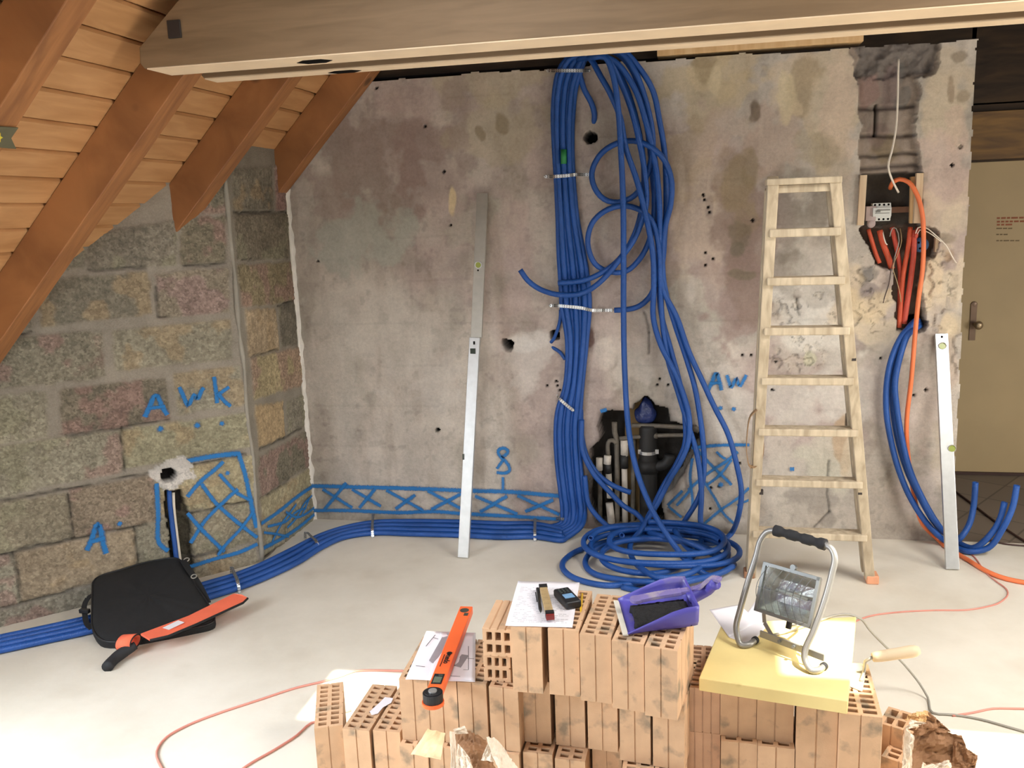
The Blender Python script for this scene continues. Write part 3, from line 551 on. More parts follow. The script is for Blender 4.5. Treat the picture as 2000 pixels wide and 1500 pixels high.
# door
g=MB(); g.box((4.52,1.315,1.025),(.98,.035,2.05)); d1=g.build('door_1',M_DOOR,None,bevel=.002); tag(d1,kind='structure')
g=MB(); g.box((4.52,1.30,.008),(1.0,.05,.016)); g.build('threshold',M_CABD,d1)
hp=ony(1900,632,1.295)
g=MB(); g.box((hp.x,1.293,hp.z+.01),(.038,.008,.24)); g.sphere((hp.x,1.293,hp.z+.125),.021,(1,.25,1)); hpl=g.build('handle_plate',M_BRONZE,d1,bevel=.002)
g=MB(); kp=Vector((hp.x+.008,1.29,hp.z-.005)); g.cyl(kp,kp+Vector((0,-.045,0)),.011); g.sphere(kp+Vector((.012,-.05,0)),.028,(1,.7,1)); g.build('door_knob',mat('worn brass',(170,150,120),.35,.7),hpl,True)
# faded notice printed on the door
P=lambda x,y:ony(x,y,1.2965)
g=MB(); rr=random.Random(4)
for y0,x1 in ((426,2010),(433,2015),(439,1970)):
    x=1947
    while x<x1: 
        wd=rr.choice((6,9,13)); a=P(x,y0-(x-1947)*.02); b_=P(x+wd,y0-(x-1947)*.02); g.box((a+b_)/2,((b_-a).length,.001,.011)); x+=wd+2.4
g.build('red_notice_text',mat('red print',(152,92,64),.8),d1)
g=MB()
for y0,x1 in ((446,1972),(458,1962),(470,1984)):
    x=1946
    while x<x1:
        wd=rr.choice((5,8,11)); a=P(x,y0); b_=P(x+wd,y0); g.box((a+b_)/2,((b_-a).length,.001,.008)); x+=wd+2
g.build('black_notice_text',mat('dark notice print',(116,98,70),.8),d1)
# ---- rafters
def rafter(y0,y1,label,s0,s1=1.95):
    n0=Vector((0,0,2.25)); d_=.172
    g=MB(); A=n0+ux*s0; B=n0+ux*s1
    lowA=A-nr*d_; 
    pts=[A-nr*.001,B-nr*.001,B-nr*d_,lowA]; pts=[Vector((p.x,y0,p.z)) for p in pts]
    g.prism(pts,(0,1,0),y1-y0); o=g.build('rafter',M_RAFTER,None,bevel=.004); return tag(o,label,'rafter','rafters of the sloping roof')
def clip_rafter(o,mode):
    me=o.data; bm=bmesh.new(); bm.from_mesh(me)
    if mode=='diag': co,no=Vector((0,-D0,0))-DN*.02,DN
    else: co,no=Vector((-.02,0,0)),Vector((1,0,0))
    bmesh.ops.bisect_plane(bm,geom=bm.verts[:]+bm.edges[:]+bm.faces[:],plane_co=co,plane_no=no,clear_inner=True)
    bmesh.ops.holes_fill(bm,edges=bm.edges[:]); bm.to_mesh(me); bm.free()
r4=rafter(-.113,-.003,'orange-brown roof rafter running along the top of the stripped back wall',-.6,1.0); clip_rafter(r4,'side')
r3=rafter(-.89,-.775,'brown roof rafter whose pointed foot meets the grey block wall under the beam',-.8); clip_rafter(r3,'diag')
r2=rafter(-1.656,-1.545,'long brown roof rafter that the collar beam end clamps around',-1.75); clip_rafter(r2,'diag')
r1=rafter(-2.425,-2.31,'dark brown roof rafter at the upper left corner, nearest to the viewer',-1.75); clip_rafter(r1,'diag')
rafter(-3.19,-3.08,'brown roof rafter mostly outside the upper left corner',-1.75)
# ---- collar beam: two planks bolted either side of the rafter
cb=empty('collar_beam',(3.4,-1.62,2.42),'long pale varnished double-plank collar beam crossing the top of the room','beam')
zb=2.42; hb=.31
def plank(y0,y1,x0,name):
    slope=sl_
    pts=[(x0+.012,zb),(6.4,zb),(6.4,zb+hb),(x0+.03+(hb-.055)/slope*1.0,zb+hb),(x0,zb+.075),(x0-.004,zb+.02)]
    g=MB(); g.prism([Vector((a,y0,b)) for a,b in pts],(0,1,0),y1-y0); return g.build(name,M_BEAM,cb,bevel=.004)
pf=plank(-1.832,-1.668,.338,'front_plank'); pb=plank(-1.535,-1.435,.405,'rear_plank')
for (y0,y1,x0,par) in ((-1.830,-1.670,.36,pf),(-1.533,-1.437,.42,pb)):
    g=MB(); g.box(((x0+6.4)/2,(y0+y1)/2,zb-.001),(6.4-x0,y1-y0,.004)); g.build('pale_underside',M_BEAMU,par)  # underside coloured paler than the plank sides
g=MB(); g.box(((.62+6.4)/2,-1.602,zb+.16),(6.4-.62,.128,.27)); g.build('filler_strip',M_FILL,cb)
bp_=ony(341,57,-1.833); g=MB(); g.box(bp_,(.052,.012,.062)); g.build('bolt_plate',M_BLACKM,cb,bevel=.002)
for (px,py,yy,ww) in ((618,122,-1.735,.036),(672,140,-1.475,.03)):
    c=onz(px,py,zb-.004); g=MB(); g.prism([Vector((c.x-.07,yy-.0,zb-.0045)),Vector((c.x-.03,yy-ww,zb-.0045)),Vector((c.x+.04,yy-ww,zb-.0045)),Vector((c.x+.07,yy,zb-.0045)),Vector((c.x+.03,yy+ww,zb-.0045)),Vector((c.x-.04,yy+ww,zb-.0045))],(0,0,1),.006); g.build('mortise',M_HOLE,cb)
# grey pennant-shaped tag nailed to the nearest rafter
q=[Vector(p) for p in ()]
PT=lambda x,y: onpl(x,y,Vector((0,0,2.25))-nr*.178,nr)
g=MB(); g.prism([PT(*p) for p in ((-30,246),(36,250),(22,270),(32,291),(-30,286))],nr,.003); tg=g.build('pennant_tag',mat('olive grey foil',(92,88,66),.6)); tag(tg,'small grey-olive swallow-tailed tag on the nearest rafter at the left edge','tag')
g=MB(); st=[(0+7*math.cos(k*PI/5)*(1 if k%2==0 else .45),268+10*math.sin(k*PI/5)*(1 if k%2==0 else .45)) for k in range(10)]; g.prism([PT(x-2,y)-nr*.002 for x,y in st],nr,.001); g.build('yellow_mark',mat('yellow mark',(214,196,60),.6),tg)
# board fixed along the top of the wall, dark joist ends beyond it
a=ony(1283,100,-.02); b_=ony(1688,72,-.02)
g=MB(); g.box(((a.x+b_.x)/2,.06,2.665),(b_.x-a.x,.13,.085)); o=g.build('wall_plate_board',M_PINE,None,bevel=.003); tag(o,'short orange-brown timber board lying on top of the wall under the beam','board')
g=MB(); g.box((1.4,.12,2.67),(2.2,.1,.09)); o=g.build('dark_joist',M_DARKW); tag(o,'nearly black old joist in the gap above the wall left of the hoses','joist')
# stepped debris at wall top end + metal bracket strips
# ---- spray markings
def stroke(parent,pts,to3,width,nrm,smooth=True):
    P=[to3(*p) for p in pts]; 
    if smooth and len(P)>2: P=spline(P,.02)
    else:
        Q=[]
        for a,b in zip(P[:-1],P[1:]):
            k=max(1,int((b-a).length/.03)); Q+=[a.lerp(b,i/k) for i in range(k)]
        P=Q+[P[-1]]
    return P
def spray(name,strokes,to3,nrm,parent,width=.03):
    vs=[];fs=[];uv=[]; nrm=Vector(nrm)
    for si,st_ in enumerate(strokes):
        if st_[0]=='dot':
            c=to3(st_[1],st_[2])+nrm*(.0105+.0004*si); R_=st_[3]/345*1.25; a1=nrm.cross(Vector((0,0,1))).normalized(); k=len(vs); vs.append(c)
            for j in range(16): vs.append(c+(a1*math.cos(j*PI/8)+Vector((0,0,1))*math.sin(j*PI/8))*R_*(1+.15*math.sin(j*2.3)))
            for j in range(16): fs.append((k,k+1+j,k+1+(j+1)%16)); uv+=[(.5,0),(1,0),(1,0)]
            continue
        pts,*w=st_
        P=stroke(None,pts,to3,width,nrm); W=(w[0] if w else width)/2*1.08
        if (P[0]-P[-1]).length<1e-4 and len(P)==2: pass
        t0=(P[1]-P[0]).normalized(); t1=(P[-1]-P[-2]).normalized(); P=[P[0]-t0*W*.3]+P+[P[-1]+t1*W*.3]; k=len(vs)
        for i,p in enumerate(P):
            t=(P[min(i+1,len(P)-1)]-P[max(i-1,0)]).normalized(); s=t.cross(nrm).normalized()
            ww=W*(1+.12*mnoise.noise(p*20)); q=p+nrm*(.0105+.0004*si); vs+=[q-s*ww,q+s*ww]
        for i in range(len(P)-1):
            fs.append((k+2*i,k+2*i+1,k+2*i+3,k+2*i+2)); uv+=[(0,i),(1,i),(1,i+1),(0,i+1)]
    me=bpy.data.meshes.new(name); me.from_pydata(vs,[],fs); l=me.uv_layers.new(name='UVMap'); l.data.foreach_set('uv',[c for q in uv for c in q]); return link(name,me,M_SPRAY,parent)
def dot(x,y,r=4): return ('dot',x,y,r)
WB=lambda x,y:ony(x,y,0); WN=(0,-1,0)
spray('sprayed_lattice_band',[([(612,948),(680,950),(800,953),(905,957),(1000,960),(1095,968)],.036),([(612,996),(680,996),(780,1000),(850,998),(905,1002),(1000,1007),(1095,1013)],.032),
 ([(633,955),(688,990)],),([(677,943),(655,970),(636,993)],),([(690,955),(744,987)],),([(733,955),(704,990)],),([(757,957),(790,975),(826,995)],),([(811,966),(775,992)],),([(838,958),(903,993)],),([(902,963),(845,993)],),
 ([(930,968),(1010,1002)],),([(990,968),(940,998)],),([(1013,967),(1092,1003)],),([(1080,975),(1028,997)],)],WB,WN,wb)
spray('sprayed_outlet_symbol',[([(982,892),(992,884),(992,878),(983,874),(974,879),(975,887),(984,896),(994,908),(996,918),(988,923),(972,922)],.028),([(984,896),(972,914)],.024),([(983,932),(983,955)],.024)],WB,WN,wb)
spray('sprayed_letters_aw',[([(1384,760),(1391,745),(1397,730),(1400,729),(1404,740),(1409,760)],.03),([(1388,748),(1406,747)],.024),([(1420,733),(1426,752),(1428,756),(1434,745),(1438,738),(1441,748),(1446,753),(1452,742),(1457,733)],.026),
 dot(1407,796,5),dot(1433,798,5),([(1544,915),(1549,915)],.03)],WB,WN,wb)
spray('sprayed_hatch_box',[([(1352,874),(1400,869),(1462,868)],.026),([(1364,880),(1380,898),(1402,920),(1428,945)],.024),([(1400,882),(1408,890),(1416,895)],.02),([(1440,882),(1418,900),(1380,925),(1345,955)],.024),([(1428,898),(1404,928),(1382,945)],.022),([(1352,895),(1348,930),(1352,985),(1342,1010)],.022),([(1305,985),(1332,958)],.024),([(1306,988),(1330,1008)],.022),([(1346,958),(1322,985)],.022),([(1376,940),(1398,975),(1412,1000),(1432,1020)],.022),([(1462,952),(1440,972),(1408,994),(1372,1024)],.022),([(1462,975),(1440,985)],.018),dot(1408,945,6),([(1175,802),(1184,799)],.03)],WB,WN,wb)
DG=lambda x,y:ondg(x,y)
spray('sprayed_letters_awk',[([(283,812),(292,792),(300,774),(306,772),(314,790),(325,808)],.034),([(291,797),(320,793)],.026),([(350,757),(358,775),(366,792),(372,782),(378,770),(384,778),(387,776),(393,762),(396,758)],.03),
 ([(417,737),(420,758),(423,785)],.03),([(445,756),(424,771)],.026),([(426,770),(438,784),(448,792)],.028),dot(312,837,6),dot(384,830,6),dot(432,826,5)],DG,DN,wl)
spray('sprayed_letter_a',[([(170,1072),(180,1048),(190,1022),(196,1035),(201,1060),(206,1078)],.036),([(180,1056),(202,1050)],.034),dot(233,1022,5)],DG,DN,wl)
spray('sprayed_hatch_area',[([(347,903),(400,893),(440,887),(466,885)],.036),([(466,888),(476,920),(485,960),(493,1000),(500,1028)],.034),([(305,945),(308,1000),(310,1060),(326,1074)],.032),([(372,1105),(420,1090),(470,1076),(500,1062)],.03),
 ([(434,902),(420,915),(390,940),(366,968)],.03),([(428,926),(445,945),(462,962),(486,975)],.026),([(393,945),(415,975),(440,1000),(470,1025),(500,1048)],.028),([(462,955),(440,975),(400,1015),(372,1058)],.028),([(366,1002),(390,1030),(412,1052),(436,1075)],.028),([(492,1000),(470,1030),(440,1062),(425,1082)],.026),dot(443,923,5)],DG,DN,wl)
SG=lambda x,y:onx(x,y)
spray('sprayed_lattice_side',[([(508,1022),(540,1000),(575,972),(610,948)],.034),([(512,1070),(550,1050),(580,1030),(614,1002)],.032),([(520,1028),(545,1022),(556,1018),(575,1000),(595,992)],.022),([(528,1058),(545,1025),(560,1005),(575,985)],.022),([(558,1030),(575,1012),(590,985),(606,968)],.022),([(555,1000),(575,1010),(595,1003),(612,990)],.022),([(512,1040),(530,1042),(560,1048)],.02),([(585,1008),(600,975)],.02)],SG,(1,0,0),ws_)
# ================================================================ hoses
HR=.0152
def W(x,y,o=.03): return ony(x,y,-o)
def Fl(x,y,z=HR): return onz(x,y,z)
def edge_at(tab,y):
    for (y0,l0,r0),(y1,l1,r1) in zip(tab[:-1],tab[1:]):
        if y0<=y<=y1:
            t=(y-y0)/(y1-y0); return l0+(l1-l0)*t, r0+(r1-r0)*t
    return tab[-1][1:] if y>tab[-1][0] else tab[0][1:]
BT=[(118,1100,1146),(139,1087,1139),(167,1080,1130),(219,1076,1124),(271,1077,1122),(340,1081,1124),(427,1085,1132),(496,1087,1145),(560,1091,1154),(600,1093,1156),(660,1103,1151),(720,1103,1145),(760,1098,1141),(800,1085,1138),(840,1081,1135),(900,1083,1138),(960,1090,1143),(1000,1094,1147)]
NB=7
hang={0:[(1165,92,.07),(1215,98,.09),(1248,132,.09),(1275,177,.08),(1288,236,.07),(1298,300,.06),(1301,400,.06),(1297,480,.07),(1294,560,.09),(1322,620,.09),(1346,688,.09),(1370,740,.09),(1394,792,.08),(1422,848,.08),(1438,904,.09),(1448,960,.11),(1444,1000,.14)],
 1:[(1168,96,.09),(1212,104,.10),(1240,140,.11),(1262,200,.10),(1275,270,.09),(1270,320,.08),(1257,357,.08),(1239,382,.07),(1208,395,.06),(1180,389,.06),(1161,366,.06),(1156,337,.06),(1170,305,.06),(1194,285,.07),(1229,275,.09),(1264,283,.12),(1295,309,.12),(1311,350,.11),(1310,399,.10),(1300,440,.09),(1294,500,.08),(1298,560,.08),(1318,632,.07),(1338,692,.07),(1356,752,.07),(1365,800,.07),(1373,860,.08),(1375,920,.09),(1366,968,.10),(1346,1004,.12)],
 2:[(1165,100,.12),(1190,118,.13),(1212,160,.12),(1232,212,.12),(1248,274,.12),(1260,343,.12),(1262,399,.12),(1253,434,.11),(1236,472,.10),(1208,510,.09),(1173,550,.09),(1139,572,.10),(1094,576,.10),(1055,565,.08),(1031,548,.07),(1016,527,.07)],
 3:[(1160,104,.10),(1192,118,.11),(1222,170,.10),(1243,236,.10),(1257,323,.10),(1256,392,.09),(1238,461,.08),(1208,508,.07),(1173,534,.08),(1139,548,.09),(1090,553,.09)],
 4:[(1163,98,.08),(1205,104,.08),(1236,140,.08),(1258,210,.075),(1276,290,.07),(1278,370,.06),(1276,430,.06),(1265,478,.06),(1246,510,.06),(1222,530,.06),(1192,531,.06),(1162,515,.06),(1148,475,.06),(1156,437,.06),(1180,413,.07),(1215,402,.09),(1250,410,.11),(1272,430,.11),(1286,480,.10),(1290,560,.09),(1293,620,.08),(1304,700,.08),(1324,765,.08),(1344,830,.09),(1362,890,.10),(1370,960,.12),(1368,1010,.16)],
 5:[(1162,108,.13),(1200,120,.13),(1238,170,.13),(1262,240,.12),(1280,320,.11),(1288,400,.10),(1288,470,.09),(1284,530,.08),(1272,575,.07),(1250,597,.06),(1228,604,.05),(1200,606,.045)],
 6:[(1160,112,.15),(1182,112,.17),(1198,150,.18),(1208,219,.18),(1213,300,.18),(1217,392,.19),(1218,500,.20),(1218,620,.21),(1220,720,.22),(1228,840,.25),(1244,920,.29)]}
def floor_tail(kind):
    out=[]
    if kind==0: out=[Fl(1428,1042),Fl(1398,1060,.02),Fl(1350,1060,.05),Fl(1290,1052,.05),Fl(1230,1050,.05),Fl(1170,1062,.03),Fl(1120,1080),Fl(1098,1105),Fl(1120,1128),Fl(1180,1143),Fl(1240,1140),Fl(1283,1134)]
    if kind==1: out=[Fl(1318,1040,.02),Fl(1270,1052,.035),Fl(1200,1060,.05),Fl(1155,1078,.04),Fl(1143,1098),Fl(1160,1120),Fl(1210,1132,.02),Fl(1270,1136,.045),Fl(1340,1132,.045),Fl(1400,1122,.03),Fl(1434,1102,.02)]
    if kind==4: out=[Fl(1370,1052,.06),Fl(1358,1080,.035),Fl(1330,1105,.035),Fl(1280,1120,.045),Fl(1220,1115,.05),Fl(1182,1100,.05),Fl(1175,1080,.06),Fl(1200,1062,.08),Fl(1260,1052,.085),Fl(1330,1058,.08),Fl(1390,1075,.05),Fl(1425,1095,.03)]
    if kind==6: out=[ony(1276,1000,-.42),ony(1322,1072,-.56),Fl(1350,1104,.07),Fl(1378,1122,.03),Fl(1398,1127,HR)]
    return out
LBL={0:'outermost blue bundle hose, hanging in a wide bow right of the others',
 1:'blue hose making the upper of the two round loops beside the bundle',
 2:'blue hose with its cut end curling up at the far left of the bundle',
 3:'blue hose ending over the bundle, just above the long curled cut end',
 4:'blue hose making the lower of the two round loops beside the bundle',
 5:'blue hose whose end meets the right end of the shiny horizontal strap',
 6:'bright blue hose hanging straight down in front of the wall to the coil front'}
# floor run: (back edge px, front edge px)
FR=[((1100,1036),(1098,1058)),((1045,1022),(1045,1052)),((980,1021),(980,1053)),((900,1018),(900,1049)),((800,1017),(800,1046)),((730,1020),(730,1044)),((670,1032),(672,1052)),((620,1048),(632,1070)),((560,1077),(582,1102)),((505,1104),(520,1131)),((455,1124),(465,1152)),((400,1140),(408,1170)),((300,1172),(306,1200)),((170,1208),(175,1236)),((80,1229),(83,1256)),((-30,1252),(-28,1280))]
for i in range(NB):
    t=i/(NB-1); pts=[]
    # floor part far left -> right
    for (a,b) in reversed(FR):
        A=Fl(*a); B=Fl(*b); pts.append(A.lerp(B,.08+.84*t)+Vector((0,0,.004+.012*(i%2) if i in(1,3,5) else .003)))
    # bend up the wall
    xl,xr=edge_at(BT,1000); x=xl+5+(xr-xl-10)*t; q=W(x,1000,.035+.012*(i%2))
    pts.append(Vector((q.x-.09+.0*t,-.06-.16*t,HR+.004))); pts.append(Vector((q.x-.01,-.05-.10*t,.045+.02*t)))
    for y in (1000,960,900,840,800,760,720,660,600,560,496,427,340,271,219,167,139,118):
        xl,xr=edge_at(BT,y); x=xl+5+(xr-xl-10)*t; pts.append(W(x,y,.03+.016*(i%2)+.003*math.sin(y*.013+i)))
    hp_=[W(x,y,o) for x,y,o in hang[i]]
    pts+=hp_
    pts+=floor_tail(i)
    o=tubeobj('hose',spline(pts,.022),HR,M_BLUE); tag(o,LBL[i],'hose','blue hoses strapped to the wall')
def hose(pts,label,r=HR,m=None,group='loose blue hoses around the coil',name='hose',cat='hose'):
    o=tubeobj(name,spline(pts,.022),r,m or M_BLUE); return tag(o,label,cat,group)
hose([W(x,y,o) for x,y,o in [(1128,116,.05),(1149,112,.09),(1173,149,.14),(1194,187,.15),(1211,229,.15),(1222,288,.15),(1243,350,.15),(1263,427,.14),(1275,496,.12),(1277,560,.11),(1276,620,.10),(1290,672,.10),(1318,728,.11),(1334,768,.11),(1346,816,.11),(1344,864,.11),(1330,900,.12),(1306,940,.13),(1286,980,.15),(1268,1010,.17)]]+[Fl(1248,1040,.09),Fl(1232,1060,.06),Fl(1232,1082,.04),Fl(1250,1108,.06),Fl(1290,1128,.075),Fl(1345,1120,.07),Fl(1380,1098,.06)],'blue hose slanting down across the wall behind the straight hanging one, into the coil')
hose([W(x,y,o) for x,y,o in [(1150,104,.04),(1200,100,.05),(1234,120,.055),(1254,190,.055),(1268,280,.05),(1276,360,.045),(1284,450,.045),(1287,540,.05),(1291,610,.055),(1312,690,.06),(1330,760,.06),(1338,820,.06),(1338,866,.07),(1322,905,.08),(1298,945,.09),(1276,990,.12)]]+[Fl(1258,1030,.07),Fl(1290,1046,.10),Fl(1340,1058,.10),Fl(1385,1078,.07),Fl(1412,1090,.04)],'dark blue hose lying closest to the wall within the hanging bunch')
hose([W(x,y,o) for x,y,o in [(1134,800,.02),(1136,850,.02),(1146,892,.03),(1166,924,.035),(1190,944,.045),(1210,954,.06),(1232,962,.07)]],'short blue hose end curving right over the white pipes of the wall niche')
hose([W(x,y,o) for x,y,o in [(1136,820,.05),(1138,880,.05),(1160,926,.06),(1190,960,.07),(1218,988,.08),(1244,1004,.10)]]+[Fl(1275,1040,.08),Fl(1320,1052,.12),Fl(1372,1072,.09),Fl(1405,1088,.055)],'blue hose dropping diagonally over the pipe niche into the coil, below the short end')
hose([W(x,y,o) for x,y,o in [(1142,930,.05),(1150,985,.05),(1168,1010,.07),(1192,1032,.10)]]+[Fl(1215,1046,.10)],'short blue hose bending from the bundle foot towards the coil')
hose([W(x,y,o) for x,y,o in [(1128,126,.03),(1134,152,.03),(1142,177,.03),(1155,201,.025),(1161,222,.01),(1160,240,-.012)]],'short blue hose entering the wall above the round black hole')
hose([W(x,y,o) for x,y,o in [(1095,605,.02),(1094,625,.02),(1086,652,.012),(1077,668,-.0),(1070,662,-.04)]],'thin dark blue hose curling into the hole left of the bundle',.010)
hose([W(x,y,o) for x,y,o in [(1074,672,-.02),(1082,680,.0),(1094,688,.012),(1104,702,.018)]],'thin dark blue hose leaving the hole left of the bundle downwards',.010)
# coil turns lying on the floor
def ring(cx,cy,rx,ry,a0,a1,z0,z1,n=40):
    return [Vector((cx+rx*math.cos(a),cy+ry*math.sin(a),z0+(z1-z0)*k/(n-1)+.006*math.sin(3*a))) for k in range(n) for a in [math.radians(a0+(a1-a0)*k/(n-1))]]
hose(ring(2.16,-.44,.36,.25,-60,540,.05,.11,80),'blue hose coiled twice in the middle of the floor coil')
hose(ring(2.20,-.43,.30,.22,20,470,.085,.14,70),'blue hose forming the innermost turns of the floor coil')
hose(ring(2.17,-.42,.41,.27,100,430,.10,.05,60),'blue hose forming a wide outer turn of the floor coil')
hose([Fl(1318,1035,.11),Fl(1328,1052,.09),Fl(1345,1072,.075),Fl(1362,1082,.07)],'short bright blue hose end sticking up behind the coil')
hose([Fl(1215,1146),Fl(1240,1152),Fl(1280,1158),Fl(1325,1160)],'short bright blue hose offcut lying in front of the coil beside the dustpan')
hose([Fl(1262,1148,.02),Fl(1310,1142,.03),Fl(1360,1132,.04),Fl(1410,1118,.05),Fl(1432,1106,.05)],'bright blue hose end running right along the coil front')
# right hose group out of the wall hole
RG='blue hoses coming out of the wall hole near the free wall end'
def rh(pts,lab): hose(pts,lab,.0155,group=RG)
rh([W(1798,632,-.14),W(1788,634,-.01),W(1766,650,.05),W(1745,690,.07),W(1733,740,.08),W(1731,800,.08),W(1740,860,.08),W(1756,920,.09),W(1780,976,.10),W(1812,1024,.12)]+[Fl(1848,1058,.03),Fl(1890,1077,.02),Fl(1930,1070,.05),W(1960,1030,.25),W(1978,990,.25),W(1986,948,.25)],'outer left blue hose whose cut end rises highest at the far right edge')
rh([W(1800,636,-.14),W(1790,640,.0),W(1772,656,.07),W(1757,700,.09),W(1748,750,.10),W(1752,800,.10),W(1762,860,.11),W(1778,920,.12),W(1800,970,.13),W(1826,1016,.15)]+[Fl(1852,1046,.05),Fl(1900,1070,.035),W(1938,1040,.22),W(1954,1012,.22),W(1962,981,.22)],'middle blue hose whose shorter cut end rises second from the right')
rh([W(1796,628,-.14),W(1786,628,.0),W(1768,650,.04),W(1752,690,.05),W(1742,740,.055),W(1744,800,.055),W(1754,860,.06),W(1772,920,.065),W(1796,970,.08),W(1822,1016,.10)]+[Fl(1850,1046,.02),W(1874,1052,.16),W(1893,1024,.15),W(1902,985,.14),W(1905,942,.14)],'blue hose whose cut end rises just right of the aluminium level')
# orange / red conduits in the electrical niche
EG='orange conduits in the electrical niche'
hose([W(x,y,o) for x,y,o in [(1739,368,-.06),(1744,356,-.02),(1757,350,.0),(1775,356,.02),(1790,378,.03),(1801,416,.035),(1804,464,.035),(1802,524,.03),(1794,584,.05),(1787,656,.10),(1780,740,.12),(1771,820,.10),(1772,872,.08),(1784,960,.06),(1800,1020,.06)]]+[Fl(1830,1052,.02),Fl(1848,1068,.012),Fl(1888,1092,.012),Fl(1932,1118,.012),Fl(1968,1131,.012),Fl(2040,1144,.012)],'long orange cable arching from the electrical niche down to the floor',.0115,M_CABO,None,'orange_cable','cable')
for (pp,rr_,mm,lab) in [([(1696,448,-.05),(1702,468,-.04),(1710,494,-.035),(1718,514,-.03)],.011,M_ORANGEH,'leftmost short orange conduit in the electrical niche'),
 ([(1718,450,-.05),(1724,474,-.04),(1734,500,-.03),(1742,525,-.03)],.015,M_ORANGEH,'thick short orange conduit second from left in the electrical niche'),
 ([(1742,444,-.06),(1748,470,-.05),(1754,500,-.045),(1758,530,-.045),(1758,560,-.045),(1756,634,-.04)],.012,M_REDH,'red-orange conduit behind the tangled wires of the niche'),
 ([(1778,444,-.05),(1774,480,-.03),(1764,540,-.02),(1760,590,-.02),(1756,640,-.02)],.012,M_ORANGEH,'orange conduit slanting down the middle of the chased channel'),
 ([(1786,450,-.05),(1784,500,-.02),(1778,550,-.01),(1772,590,-.01),(1766,632,-.02)],.014,M_REDH,'widest red-orange conduit at the right of the chased channel'),
 ([(1792,446,-.04),(1790,458,-.02),(1788,464,-.02)],.010,M_REDH,'stubby red conduit end right of the channel top')]:
    hose([W(*p) for p in pp],lab,rr_,mm,EG,'orange_conduit','conduit')
# white and thin wires
def wire(pts,label,r,m,name='wire',cat='wire',group=None): return hose(pts,label,r,m,group,name,cat)
wire([W(x,y,o) for x,y,o in [(1755,115,-.02),(1754,150,.0),(1753,200,.0),(1750,250,.01),(1743,290,.02),(1735,325,.02),(1742,350,.01),(1755,376,-.01)]],'white cable hanging down the dark chase above the niche',.0052,M_WHITEW,'white_cable','cable')
wire([W(x,y,o) for x,y,o in [(1788,458,-.02),(1793,445,.0),(1806,444,.01),(1828,460,.02),(1848,480,.02),(1862,505,.01),(1868,514,.01)]],'white wire bowing out to the right of the niche',.003,M_WHITEW)
wire([W(x,y,o) for x,y,o in [(1790,462,-.02),(1797,449,.0),(1815,455,.02),(1838,472,.02)]],'short white wire bowing right from the niche',.0024,M_WHITEW)
wire([W(x,y,o) for x,y,o in [(1738,462,-.03),(1743,446,-.02),(1750,446,-.02),(1756,470,-.01),(1748,500,.0),(1744,530,.0),(1734,560,.005),(1726,585,.005)]],'pale twisted wire dangling left of the orange conduits',.0024,M_CABG)
wire([W(x,y,o) for x,y,o in [(1758,446,-.03),(1761,470,-.02),(1752,500,.0),(1744,520,.01),(1752,550,.01),(1757,570,.01),(1760,590,.01)]],'thin tan wire crossing the red conduits',.002,M_RULE)
wire([W(x,y,o) for x,y,o in [(1746,500,.0),(1740,530,.005),(1736,556,.01),(1728,580,.01),(1725,592,.01)]],'thin dark wire twisted with the pale one left of the conduits',.002,M_CABD)
wire([W(x,y,o) for x,y,o in [(1724,452,-.05),(1726,462,-.02),(1730,475,-.015),(1733,478,-.015)]],'stub of white wire on the second orange conduit',.003,M_WHITEW)
# perforated straps
def strap(pts,label,wd=.017,group='perforated metal straps',scr=None,up=(0,0,1),flat=None):
    P=spline(pts,.012); n=len(P); g=MB(); vs=[];fs=[]
    for i,p in enumerate(P):
        t=(P[min(i+1,n-1)]-P[max(i-1,0)]).normalized(); u=Vector(up); u=(u-t*u.dot(t)).normalized(); nn=t.cross(u)
        vs+=[p-u*wd/2+nn*.0006,p+u*wd/2+nn*.0006,p+u*wd/2-nn*.0006,p-u*wd/2-nn*.0006]
    for i in range(n-1):
        for j in range(4): fs.append((4*i+j,4*i+(j+1)%4,4*i+4+(j+1)%4,4*i+4+j))
    g.add(vs,fs); g.f+= [(0,1,2,3),(4*n-1,4*n-2,4*n-3,4*n-4)]
    e=g.build('perforated_strap',M_STEEL); tag(e,label,'strap',group)
    h=MB(); 
    for i in range(1,n-1):
        p=P[i]; t=(P[i+1]-P[i-1]).normalized(); u=Vector(up); u=(u-t*u.dot(t)).normalized(); nn=t.cross(u)
        if nn.y>0: nn=-nn
        if abs(nn.y)<.2 and nn.z<0: nn=-nn
        for s in (-.25,.25):
            c=p+u*wd*s+nn*.0012; h.box(c,(.0042,.0042,.0008),Matrix((t,u,nn)).transposed())
    h.build('strap_holes',M_HOLE,e)
    for q in (P[0],P[-1]):
        k=MB(); k.sphere(q+Vector((0,-.003,.001)),.006,(1,.5,1),10,6); k.build('screw_head',M_STEEL,e,True)
    return e
def wstrap(x0,y0,x1,y1,label,bulge=.068,left=14,right=14):
    strap([W(x0,y0,.004),W(x0+left*.6,y0,.012),W(x0+left,y0,bulge*.8),W((x0+x1)/2,(y0+y1)/2,bulge),W(x1-right,y1,bulge*.8),W(x1-right*.5,y1,.012),W(x1,y1,.004)],label)
wstrap(1068,138,1152,138,'metal strap over the top of the hose bundle just below the beam',left=16,right=14)
wstrap(1064,345,1152,341,'metal strap across the hose bundle at the height of the ladder top',left=16,right=28)
wstrap(1074,597,1196,606,'bright shiny horizontal strap across the middle of the hose bundle',left=14,right=40)
wstrap(1080,1013,1146,1018,'metal strap at the foot of the hose bundle where it meets the floor',left=12,right=10)
